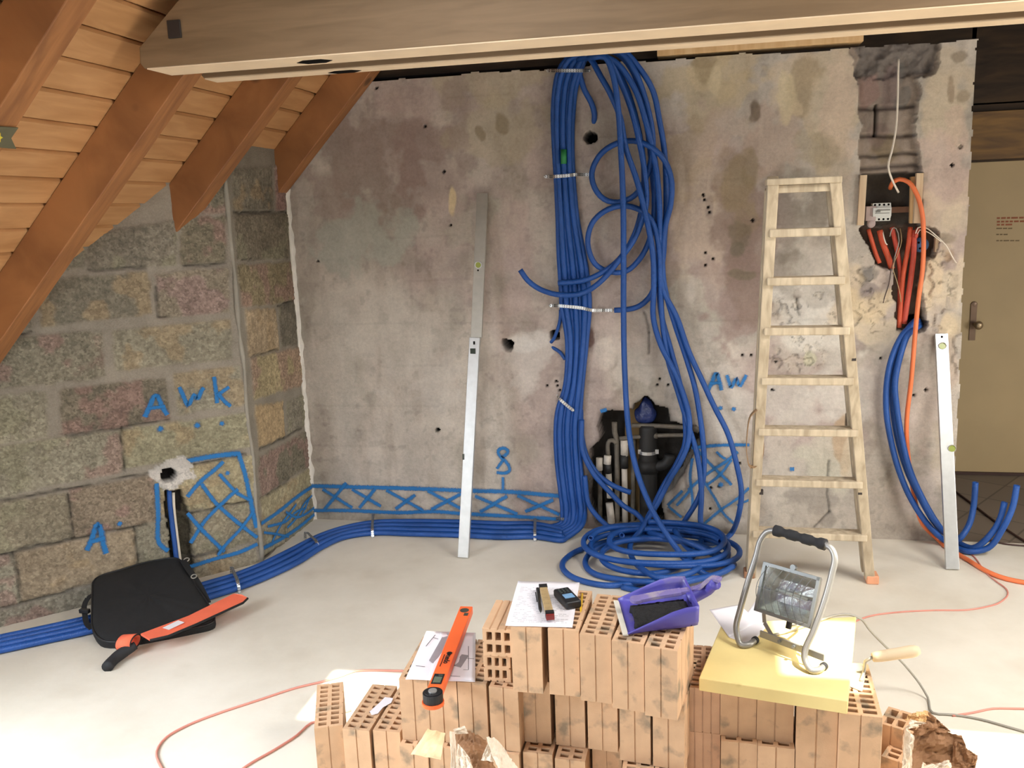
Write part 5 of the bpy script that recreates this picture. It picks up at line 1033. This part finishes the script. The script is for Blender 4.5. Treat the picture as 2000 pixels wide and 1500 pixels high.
# ================================================================ papers and tools on the stack
def sheet(name,px,z,m,label,cat,th=.0012,wave=.0015):
    q=[onz(*p,z) for p in px]; n=14; g=MB(); vs=[]
    for i in range(n+1):
        for j in range(n+1):
            u,v=i/n,j/n; p=(q[0]*(1-u)+q[1]*u)*(1-v)+(q[3]*(1-u)+q[2]*u)*v; vs.append(p+Vector((0,0,wave*(1+mnoise.noise(Vector((u*3,v*3,len(name))))))))
    g.add(vs,[(i*(n+1)+j,(i+1)*(n+1)+j,(i+1)*(n+1)+j+1,i*(n+1)+j+1) for i in range(n) for j in range(n)])
    o=g.build(name,m,None,True); md=o.modifiers.new('s','SOLIDIFY'); md.thickness=th; md.offset=1
    if label: tag(o,label,cat)
    return o
n1=sheet('notes_sheet',[(987,1223),(1118,1227),(1132,1139),(1012,1136)],Z3+.001,M_PAPER,'white sheet of handwritten notes on the top row of bricks, tools lying on it','paper')
rr=random.Random(9)
def scribble(parent,quad,z,rows,m,dens=.7,th=1.2,cols=26):
    g=MB(); q=[onz(*p,z) for p in quad]
    for r in range(rows):
        v=.10+.8*r/rows; u=.07
        while u<.9:
            w_=rr.uniform(.02,.07)
            if rr.random()<dens:
                a=(q[0]*(1-u)+q[1]*u)*(1-v)+(q[3]*(1-u)+q[2]*u)*v; u2=u+w_; b_=(q[0]*(1-u2)+q[1]*u2)*(1-v)+(q[3]*(1-u2)+q[2]*u2)*v
                g.bar(a,b_+Vector((0,.0001,0)),.0010*th,.0004)
            u+=w_+.012
    return g.build('writing',m,parent)
scribble(n1,[(987,1223),(1118,1227),(1132,1139),(1012,1136)],Z3+.0062,22,M_INK,.55,.8)
p2=sheet('plan_printout',[(792,1328),(928,1333),(929,1237),(833,1234)],Z2+.001,M_PAPER,'printed plan sheets under the orange angle level on the second row','paper')
g=MB(); z=Z2+.0065
for q in ([(838,1290),(868,1236),(884,1236),(850,1300)],[(884,1300),(902,1278),(916,1280),(900,1304)]): g.prism([onz(*p,z) for p in q],(0,0,1),.0003)
g.build('plan_shading',M_INK,p2)
g=MB()
for a,b_ in (((905,1285),(926,1287)),((905,1308),(925,1309)),((832,1262),(850,1240)),((812,1300),(830,1302)),((846,1245),(856,1248)),((880,1320),(910,1322)),((886,1300),(890,1282)),((915,1262),(915,1310))): g.bar(onz(*a,z),onz(*b_,z),.0022,.0005)
g.build('plan_lines',M_INKD,p2)
sheet('plan_printout',[(836,1326),(925,1330),(926,1240),(860,1236)],Z2+.0045,M_PAPER,None,None,wave=.001).parent=p2
# orange electronic angle level
zl=Z2+.008; a=onz(846,1352,zl+.028); b_=onz(911,1184,zl+.028); dv=(b_-a).normalized(); sdv=dv.cross(Vector((0,0,1))).normalized()
ol=empty('angle_level',a,'orange digital angle level with black pivot lying across the plan sheets','level')
def O3(s,t_,h): return a+dv*s+sdv*t_+Vector((0,0,h))
Ll=(b_-a).length; R3=Matrix((sdv,dv,Vector((0,0,1)))).transposed()
g=MB(); g.box(O3(Ll/2+.01,0,-.014),(.046,Ll-.02,.028),R3); ob=g.build('body',M_ORANGE,ol,bevel=.002)
g=MB(); g.cyl(O3(-.006,0,-.030),O3(-.006,0,.004),.030,28); g.cyl(O3(-.006,0,.004),O3(-.006,0,.007),.025,28); pv=g.build('pivot',M_BLACKP,ol,bevel=.001)
g=MB(); g.cyl(O3(-.006,0,.007),O3(-.006,0,.010),.013,20); g.build('pivot_screw',M_ALU,pv)
g=MB(); g.cyl(O3(-.008,0,-.034),O3(-.008,0,-.024),.033,28); g.build('pivot_ring',M_ORANGE,ol)
g=MB(); g.box(O3(.075,-.001,.0008),(.032,.058,.002),R3); dsp=g.build('display_frame',M_BLACKP,ol,bevel=.0005)
g=MB(); g.box(O3(.068,-.001,.002),(.024,.034,.001),R3); g.build('display',M_LCD,dsp)
g=MB(); g.box(O3(.094,.004,.0025),(.014,.010,.002),R3); g.build('button',M_DIAL,dsp)
g=MB(); 
for i in range(24): pass
c=O3(Ll-.035,-.001,.0006); g.cyl(c,c+Vector((0,0,.001)),.016,24); vd=g.build('end_vial',M_DIAL,ol); g=MB(); g.box(O3(Ll-.066,.010,.0008),(.015,.020,.0014),R3); g.build('edge_vial',M_DIAL,ol)
me=text_mesh('nedo',.026,.0004,True); t_=bpy.data.objects.new('lettering',me); me.materials.append(M_BLACKP); COL.objects.link(t_); t_.parent=ob
# letters run along the level, read from the right side
Mx=Matrix((-dv,-sdv,Vector((0,0,1)))).transposed().to_4x4()
if Mx.determinant()<0: Mx=Matrix((-dv,sdv,Vector((0,0,1)))).transposed().to_4x4()
Mx.translation=O3(.195,.004,.0008); t_.matrix_world=Mx; t_.parent=ob; t_.matrix_basis=Mx
g=MB(); g.cyl(O3(.235,.004,.0003),O3(.235,.004,.0012),.009,20); g.cyl(O3(.226,.004,.0003),O3(.226,.004,.0012),.006,16); g.bar(O3(.150,-.010,.0006),O3(.225,-.010,.0006),.0025,.0006); g.build('emblem',M_BLACKP,ob)
# folding rule, pens, distance meter
z=Z3+.006; a=onz(1060,1140,z+.026); b_=onz(1074,1196,z+.026); e=empty('folding_rule',a,'folded wooden folding rule lying on the notes','folding rule')
dv=(b_-a).normalized(); sdv=dv.cross(Vector((0,0,1))).normalized(); R3=Matrix((sdv,dv,Vector((0,0,1)))).transposed(); Ll=(b_-a).length
for i in range(8):
    g=MB(); g.box(a+dv*(Ll/2)+sdv*(-.0105+.003*i)+Vector((0,0,-.010)),(.0025,Ll,.017),R3); bl_=g.build('rule_segment',M_RULE,e)
g=MB(); g.box(a+dv*.012+Vector((0,0,-.010)),(.0262,.024,.0195),R3); g.box(a+dv*(Ll-.008)+Vector((0,0,-.010)),(.0262,.018,.0195),R3); g.build('hinge_cap',M_BLACKP,e)
g=MB(); g.box(a+dv*(Ll+.006)+Vector((0,0,-.0118)),(.0245,.012,.015),R3); g.build('red_end',M_RED,e)
def pen(px,r,m,label,cat,z): 
    P=[onz(*p,z) for p in px]; g=MB(); g.tube([P[0],P[0].lerp(P[1],.85),P[1]],r,10,rr=[r,r,r*.25]); o=g.build(cat,m,None,True); tag(o,label,cat); return o
pp=pen([(1050,1150),(1056,1196)],.0055,M_BLACKP,'black pen left of the folding rule','pen',z+.004)
g=MB(); g.bar(onz(1046,1157,z+.010),onz(1049,1175,z+.010),.003,.003); g.build('pen_clip',M_BLACKP,pp)
pen([(1137,1160),(1134,1196)],.0036,M_YEL,'yellow pencil on the bricks right of the notes','pencil',Z3+.005)
c=onz(1108,1168,z+.012); a=onz(1092,1152,z); b_=onz(1124,1186,z); dv=(b_-a).normalized(); dv=Vector((dv.x,dv.y,0)).normalized(); sdv=dv.cross(Vector((0,0,1))).normalized(); R3=Matrix((sdv,dv,Vector((0,0,1)))).transposed()
e=empty('distance_meter',c,'small black laser distance meter on the right edge of the notes','distance meter')
g=MB(); g.box(c,(.052,.112,.024),R3); bd=g.build('case',M_BLACKP,e,bevel=.006,seg=3)
g=MB(); g.box(c+dv*.012+Vector((0,0,.0125)),(.032,.030,.0015),R3); g.build('display',M_SCREEN,bd)
g=MB()
for i in range(3):
    for j in range(3): g.cyl(c+dv*(-.018-.011*i)+sdv*(-.012+.012*j)+Vector((0,0,.012)),c+dv*(-.018-.011*i)+sdv*(-.012+.012*j)+Vector((0,0,.0138)),.0038,10)
g.build('keys',M_DIAL,bd)
# dustpan with hand brush
zt=Z3+.002; A=onz(1207,1176,zt); B=onz(1226,1243,zt); lipd=(B-A).normalized(); axd=Vector((0,0,1)).cross(lipd); axd=-axd if axd.x<0 else axd; Wd=(B-A).length
dpn=empty('dustpan',(A+B)/2,'violet plastic dustpan with pale rubber lip on the top row of bricks','dustpan')
Ld=.205; mid=(A+B)/2
def DP(s,t_,h): return mid+axd*s+lipd*t_+Vector((0,0,h))
def ushell(name,Ls,wf,hf,zf,m,par,th=.0035):
    g=MB(); vs=[];fs=[]; prof=14
    for s in Ls:
        w_=wf(s)/2; h=hf(s); z0=zf(s)
        pts=[(-w_-.006,h),(-w_-.004,h*.7),(-w_,h*.25),(-w_+.012,.0)]+[(-w_+.012+(2*w_-.024)*k/5,0) for k in range(1,5)]+[(w_-.012,0),(w_,h*.25),(w_+.004,h*.7),(w_+.006,h)]
        vs+=[DP(s,a_,z0+b2) for a_,b2 in pts]
    k=12
    for i in range(len(Ls)-1):
        for j in range(k-1): fs.append((i*k+j,i*k+j+1,(i+1)*k+j+1,(i+1)*k+j))
    i=len(Ls)-1; g.add(vs,fs); 
    g.add([DP(Ls[-1],a_,zf(Ls[-1])+b2) for a_,b2 in pts],[tuple(range(k))])
    o=g.build(name,m,par,True); md=o.modifiers.new('s','SOLIDIFY'); md.thickness=th; md.offset=1; return o
pan=ushell('pan',[.0,.03,.08,.13,.17,.195,.205],lambda s:Wd*(1-.10*(s/.205)**3)-.01,lambda s:.008+.058*min(1,s/.15),lambda s:.004+.012*(s/.2),M_PURPLE,dpn)
g=MB(); g.bar(DP(-.006,-Wd/2,.004),DP(-.006,Wd/2,.004),.016,.005,(0,0,1)); g.build('rubber_lip',M_LIP,dpn,bevel=.001)
he=onz(1398,1140,zt+.11)
P=spline([DP(.20,-.01,.05),DP(.225,-.012,.060),DP(.26,-.015,.075),(DP(.26,-.015,.075)+he)/2+Vector((0,0,.004)),he],.01)
g=MB(); g.tube(P,.012,12,rr=[.020-.006*min(1,i/len(P)*2)+.004*(i/len(P)) for i in range(len(P))]); hh=g.build('pan_handle',M_PURPLE,dpn,True)
g=MB(); q=P[-3]; dirv=(P[-1]-P[-3]).normalized(); g.tube([q+dirv*.004+Vector((.011*math.cos(t_)*dirv.x,.011*math.cos(t_)*dirv.y,.013)) +Vector((-dirv.y,dirv.x,0))*.009*math.sin(t_) for t_ in [k*PI/8 for k in range(17)]],.003,6); g.build('hanging_eye',mat('light blue eye',(130,150,210),.4),hh,True)
br_=empty('hand_brush',DP(.1,0,.03),'violet hand brush with black bristles lying inside the dustpan','brush')
g=MB(); n=26; vs=[];fs=[]
pts_=[]
for i in range(n):
    for j in range(12):
        s=.028+.158*i/(n-1); w0=-.045+.01*(1-i/(n-1)); w1=Wd/2-.016; t2=w0+(w1-w0)*j/11; e_=mnoise.noise(Vector((i*.9,j*1.3,2)))
        vs.append(DP(s+e_*.006*(i in(0,n-1)),t2+.004*e_,.024+.016*math.sin(PI*j/11)+.006*e_+.01*(i/(n-1))))
fs=[(i*12+j,(i+1)*12+j,(i+1)*12+j+1,i*12+j+1) for i in range(n-1) for j in range(11)]; g.add(vs,fs)
bo=g.build('bristles',M_BRIST,br_,True); md=bo.modifiers.new('s','SOLIDIFY'); md.thickness=.022; md.offset=-1
g=MB(); P2=spline([DP(.045,-.020,.050),DP(.11,-.028,.058),DP(.18,-.030,.066),DP(.23,-.02,.080),(DP(.26,-.015,.085)+he)/2+Vector((0,0,.022)),he+Vector((.012,.006,.010))],.01)
for i,(a,b_) in enumerate(zip(P2[:-1],P2[1:])):
    w_=.034 if i<len(P2)*.5 else .026; g.bar(a,b_+(b_-a)*.15,w_,.012,(0,0,1))
g.cyl(DP(.045,-.020,.044),DP(.045,-.020,.056),.020,18); g.build('brush_back',mat('dusty violet',(118,106,160),.6,grime=((168,156,160),20,.5)),br_,bevel=.002)
# ================================================================ yellow board, lamp, trowel
ZB=Z2+.004; zbt=ZB+.044
q=[onz(1365,1324,zbt),onz(1656,1369,zbt),onz(1672,1204,zbt),onz(1410,1217,zbt)]
g=MB(); g.prism(q,(0,0,-1),.042); o=g.build('formwork_board',M_BOARD,None,bevel=.003); tag(o,'yellow three-layer formwork board under the lamp','board')
sheet('note_sheet',[(1424,1246),(1465,1262),(1500,1222),(1478,1172)],zbt+.0005,M_PAPER,'loose white sheet under the left foot of the lamp','paper')
sheet('note_sheet',[(1386,1192),(1424,1246),(1480,1215),(1444,1182)],zbt+.002,M_PAPER,'second loose sheet poking out behind the lamp on the board edge','paper')
tr=.0105
F0=onz(1447,1259,zbt+tr); F1=onz(1584,1309,zbt+tr); ev=(F1-F0).normalized(); bk_=Vector((-ev.y,ev.x,0)); 
if bk_.y<0: bk_=-bk_
lean=math.radians(20); lu=Vector((0,0,1))*math.cos(lean)+bk_*math.sin(lean); ln=ev.cross(lu).normalized()
if ln.y>0: ln=-ln
LQ=lambda x,y,o=0: onpl(x,y,F0+ln*o,ln)
lamp=empty('work_lamp',(F0+F1)/2,'halogen work floodlight on a grey tube stand standing on the yellow board','lamp')
c3=lambda x,y:(1330+x/2.985,1000+y/2.985)
capL=onz(1474,1251,zbt+tr); capR=onz(1608,1302,zbt+tr)
pts=[capL,onz(1462,1259,zbt+tr),F0+Vector((.0,.0,.0)),LQ(*c3(332,735)),LQ(*c3(322,670)),LQ(*c3(345,570)),LQ(*c3(392,400)),LQ(*c3(440,250)),LQ(*c3(462,170)),LQ(*c3(500,118)),LQ(*c3(550,108)),LQ(*c3(700,148)),LQ(*c3(840,190)),LQ(*c3(880,218)),LQ(*c3(897,270)),LQ(*c3(880,360)),LQ(*c3(830,540)),LQ(*c3(770,700)),LQ(*c3(726,800)),LQ(*c3(722,860)),F1,onz(1598,1309,zbt+tr),capR]
tb=tubeobj('tube_stand',spline(pts,.006),.0098,M_TUBE,lamp,14)
for c_,d_ in ((capL,(capL-onz(1462,1259,zbt+tr)).normalized()),(capR,(capR-onz(1598,1309,zbt+tr)).normalized())):
    g=MB(); g.cyl(c_-d_*.004,c_+d_*.010,.0118,16); g.build('rubber_cap',M_RUB,tb,bevel=.002)
g=MB(); ga,gb=LQ(*c3(548,107)),LQ(*c3(842,191)); n=40; P=[ga.lerp(gb,i/n) for i in range(n+1)]; g.tube(P,.016,16,rr=[.0165+ (.0015 if (i<5 or i>n-5) else -.0035*max(0,math.sin((i-5)/(n-10)*PI*5))**.7 if math.sin((i-5)/(n-10)*PI*5)>0 else 0) for i in range(n+1)]); g.build('foam_grip',M_RUB,lamp,True)
ca_,cb_=LQ(*c3(462,708),-.02),LQ(*c3(835,850),-.02)
g=MB(); g.bar(ca_,cb_,.006,.022,Vector((0,0,1))); cbx=g.build('crossbar',M_TUBE,lamp,bevel=.001)
for f_ in (.33,.55):
    g=MB(); cc=ca_.lerp(cb_,f_); g.cyl(cc+ln*.002,cc+ln*.012,.005,10); g.build('wing_nut',M_ZINC,cbx)
# head
hc=[LQ(*c3(478,290),-.015),LQ(*c3(822,380),-.015),LQ(*c3(756,684),-.015),LQ(*c3(440,572),-.015)]
hx=((hc[1]-hc[0])+(hc[2]-hc[3])).normalized(); hy=((hc[0]-hc[3])+(hc[1]-hc[2])); hy=(hy-hx*hy.dot(hx)).normalized(); hn=hx.cross(hy); hn=-hn if hn.y>0 else hn
hm=sum(hc,Vector())/4; hw=((hc[1]-hc[0]).length+(hc[2]-hc[3]).length)/2; hh_=((hc[0]-hc[3]).length+(hc[1]-hc[2]).length)/2
HQ=lambda u,v,d: hm+hx*u+hy*v+hn*d
Rh=Matrix((hx,hy,hn)).transposed()
# housing: hollow reflector tray
g=MB(); w2,h2=hw/2,hh_/2; f_=.010
rings=[(w2,h2,.0),(w2-f_,h2-f_,.0),(w2-f_-.002,h2-f_-.002,-.006),(w2*.62,h2*.45,-.052),(.002,.002,-.055)]
vs=[];fs=[]
for a_,b2,d in rings: vs+=[HQ(-a_,-b2,d),HQ(a_,-b2,d),HQ(a_,b2,d),HQ(-a_,b2,d)]
for i in range(len(rings)-1):
    for j in range(4): fs.append((4*i+j,4*i+(j+1)%4,4*i+4+(j+1)%4,4*i+4+j))
g.add(vs,fs); g.build('reflector',M_REFL,lamp,clean=False)
g=MB()
for a_,b2,sx,sy in ((0,h2-f_/2,hw,f_),(0,-h2+f_/2,hw,f_),(w2-f_/2,0,f_,hh_),(-w2+f_/2,0,f_,hh_)): g.box(HQ(a_,b2,.003),(sx,sy,.010),Rh)
fr_=g.build('front_frame',M_ZINC,lamp,bevel=.0015)
g=MB(); rg=[(w2,h2,-.001),(w2-.004,h2-.004,-.02),(w2*.75,h2*.7,-.062),(w2*.70,h2*.62,-.066)]; vs=[];fs=[]
for a_,b2,d in rg: vs+=[HQ(-a_,-b2,d),HQ(a_,-b2,d),HQ(a_,b2,d),HQ(-a_,b2,d)]
for i in range(len(rg)-1):
    for j in range(4): fs.append((4*i+j,4*i+(j+1)%4,4*i+4+(j+1)%4,4*i+4+j))
fs.append((12,13,14,15)); g.add(vs,fs); g.build('housing',M_TUBE,lamp,clean=True,bevel=.003)
g=MB(); g.box(HQ(0,0,.001),(hw-2*f_,hh_-2*f_,.002),Rh); g.build('front_glass',M_GLASS,fr_)
g=MB(); g.cyl(HQ(-w2*.55,0,-.03),HQ(w2*.55,0,-.03),.005,12); g.build('halogen_tube',mat('frosted quartz',(230,232,226),.3),lamp,True)
gd_=MB()
for i in range(7):
    u=-w2+.022+(hw-.044)*i/6; gd_.tube([HQ(u+.016*math.sin(PI*k/14)*-1*(1)+.0,-h2+.006+(hh_-.012)*k/14,.006+.026*math.sin(PI*k/14)) for k in range(15)],.0011,6)
gd_.tube([HQ(-w2+.01+(hw-.02)*k/14,.0,.006+.026) for k in range(0,15)],.0009,5)
gd_.build('wire_guard',M_ZINC,fr_,True)
g=MB(); c_=HQ(.004,h2+.007,.0); g.cyl(c_-hn*.006,c_+hn*.008,.009,14); g.box(HQ(.004,h2,.0),(.014,.010,.012),Rh); g.build('hinge_knob',M_ZINC,fr_)
g=MB(); g.bar(HQ(-w2*.72,-h2-.002,-.01),HQ(-w2*.66,-h2-.030,-.015),.012,.003,hn); g.bar(HQ(-w2*.66,-h2-.030,-.015),ca_.lerp(cb_,.22),.012,.003,hn)
g.bar(HQ(w2*.98,-h2*.6,-.03),HQ(w2*.95,-h2-.012,-.03),.012,.003,hn); g.build('mounting_bracket',M_TUBE,lamp)
g=MB(); c_=HQ(.01,-h2-.004,-.03); g.cyl(c_,c_-hy*.022,.009,12); g.build('cable_gland',M_RUB,lamp)
hose([HQ(.01,-h2-.02,-.03),onz(1562,1222,zbt+.02),onz(1530,1236,zbt+.006),onz(1510,1240,zbt+.005),onz(1545,1232,zbt+.005),onz(1590,1216,zbt+.005),onz(1631,1202,zbt+.006),onz(1658,1200,zbt+.006),onz(1680,1208,zbt-.02)]+[onz(x,y,z_) for x,y,z_ in ((1700,1232,.36),(1732,1265,.24),(1766,1298,.13),(1796,1335,.05),(1812,1362,.01),(1822,1392,.005),(1863,1396,.005),(1916,1405,.005),(1966,1419,.005),(2040,1440,.005))],'grey cable running from the lamp over the board down to the floor on the right','.0045' and .0042,M_CABG,None,'lamp_cable','cable')
# trowel
z=Z2+.001; e=empty('trowel',onz(1690,1290,z),'brick trowel with pale wooden handle lying on the sunlit right brick','trowel')
h0=onz(1704,1284,z+.062); h1=onz(1796,1270,z+.085); P=[h0.lerp(h1,i/12) for i in range(13)]
g=MB(); g.tube(P,.016,14,rr=[.013,.0155,.0165,.017,.0172,.0172,.0172,.0175,.018,.0185,.0185,.017,.011]); g.build('handle',M_TROW,e,True)
ti=onz(1690,1291,z+.045); 
g=MB(); g.tube([h0,h0.lerp(ti,.6),ti,onz(1688,1310,z+.006),onz(1682,1330,z+.004)],.005,10); g.build('tang',M_ALUD,e,True)
g=MB(); g.prism([onz(1691,1318,z),onz(1684,1352,z),onz(1658,1341,z),onz(1662,1300,z),onz(1682,1296,z)],(0,0,1),.0018); g.build('blade',M_ALUD,e)
# ================================================================ torn paper bags
def crumple(name,q,m,par,amp,seed,nu=18,nv=18,curl=0,th=.0012):
    g=MB(); vs=[]; q=[Vector(p) for p in q]; nn=(q[1]-q[0]).cross(q[3]-q[0]).normalized()
    for i in range(nu+1):
        for j in range(nv+1):
            u,v=i/nu,j/nv; p=(q[0]*(1-u)+q[1]*u)*(1-v)+(q[3]*(1-u)+q[2]*u)*v
            s=Vector((u*3.1,v*3.3,seed)); d=mnoise.noise(s)+.5*abs(mnoise.noise(s*2.3))+.25*mnoise.noise(s*5)
            p=p+nn*(amp*d+curl*math.sin(PI*u)); 
            ed=min(u,1-u,v,1-v)
            if ed<.01: p=p+((q[0]+q[2])/2-p)*(.10*abs(mnoise.noise(Vector((u*9,v*9,seed+5)))))
            vs.append(p)
    g.add(vs,[(i*(nv+1)+j,(i+1)*(nv+1)+j,(i+1)*(nv+1)+j+1,i*(nv+1)+j+1) for i in range(nu) for j in range(nv)])
    o=g.build(name,m,par,False); md=o.modifiers.new('s','SOLIDIFY'); md.thickness=th; return o
c6=lambda x,y:(780+x/6.667,1380+y/6.667)
def FY(x,y,Y): return ony(*c6(x,y),Y)
o=crumple('cream_card',[FY(150,620,-2.72),FY(540,690,-2.72),FY(600,345,-2.60),FY(370,285,-2.60)],M_CREAM,None,.004,3,8,8); tag(o,'cream coloured torn card leaning on the bottom bricks','card')
pbg=empty('paper_bag',FY(1000,800,-2.7)-Vector((0,0,.02)),'torn crumpled paper bag at the lower edge left of the middle','paper bag')
crumple('bag_inside',[FY(690,860,-2.70),FY(1290,900,-2.70),FY(1130,440,-2.62),FY(740,300,-2.60)],M_KRAFT_SHADED,pbg,.02,1,curl=.03)
crumple('bag_side',[FY(680,900,-2.76),FY(770,880,-2.74),FY(720,330,-2.70),FY(655,320,-2.72)],M_KRAFTL,pbg,.006,2)
crumple('bag_flap',[FY(1290,860,-2.78),FY(1560,840,-2.72),FY(1250,400,-2.68),FY(1130,400,-2.72)],M_KRAFTL,pbg,.012,4)
crumple('bag_flap',[FY(1060,700,-2.74),FY(1230,720,-2.74),FY(1190,500,-2.71),FY(1150,480,-2.72)],M_KRAFTL,pbg,.008,6)
crumple('bag_flap',[FY(740,360,-2.66),FY(900,350,-2.64),FY(850,250,-2.64),FY(700,300,-2.66)],M_KRAFTL,pbg,.006,7)
crumple('bag_side',[FY(740,860,-2.78),FY(1000,900,-2.78),FY(900,640,-2.74),FY(760,480,-2.72)],M_KRAFTL,pbg,.014,8)
c4=lambda x,y:(1700+x/6.667,1340+y/6.667)
def G3(x,y,Y): return ony(*c4(x,y),Y)
pb2=empty('paper_bag',onz(1840,1490,0),'open brown paper bag with ragged rim on the floor at the lower right','paper bag')
crumple('bag_back',[G3(500,1150,-2.42),G3(1380,1200,-2.42),G3(1190,640,-2.36),G3(560,560,-2.38)],M_KRAFT_SHADED,pb2,.02,11,curl=-.02)
crumple('bag_side',[G3(1050,1250,-2.42),G3(1350,1180,-2.42),G3(1400,900,-2.40),G3(1080,700,-2.36)],M_KRAFT_SHADED,pb2,.02,12)
crumple('bag_rim',[G3(560,620,-2.40),G3(1030,580,-2.34),G3(880,440,-2.36),G3(740,320,-2.38)],M_KRAFT_SHADED,pb2,.02,13)
crumple('bag_side',[G3(400,1150,-2.50),G3(530,1100,-2.48),G3(560,640,-2.46),G3(460,520,-2.48)],M_KRAFTL,pb2,.014,14)
crumple('bag_rim',[G3(460,560,-2.47),G3(560,540,-2.44),G3(700,480,-2.42),G3(520,430,-2.44)],M_KRAFTL,pb2,.012,15)
crumple('bag_rim',[G3(440,440,-2.42),G3(720,470,-2.40),G3(750,320,-2.40),G3(560,350,-2.42)],mat('light kraft',(216,176,124),.8),pb2,.012,16)
crumple('bag_crease',[G3(600,1250,-2.55),G3(1100,1250,-2.53),G3(1060,1010,-2.47),G3(680,1000,-2.50)],M_KRAFTL,pb2,.03,17)
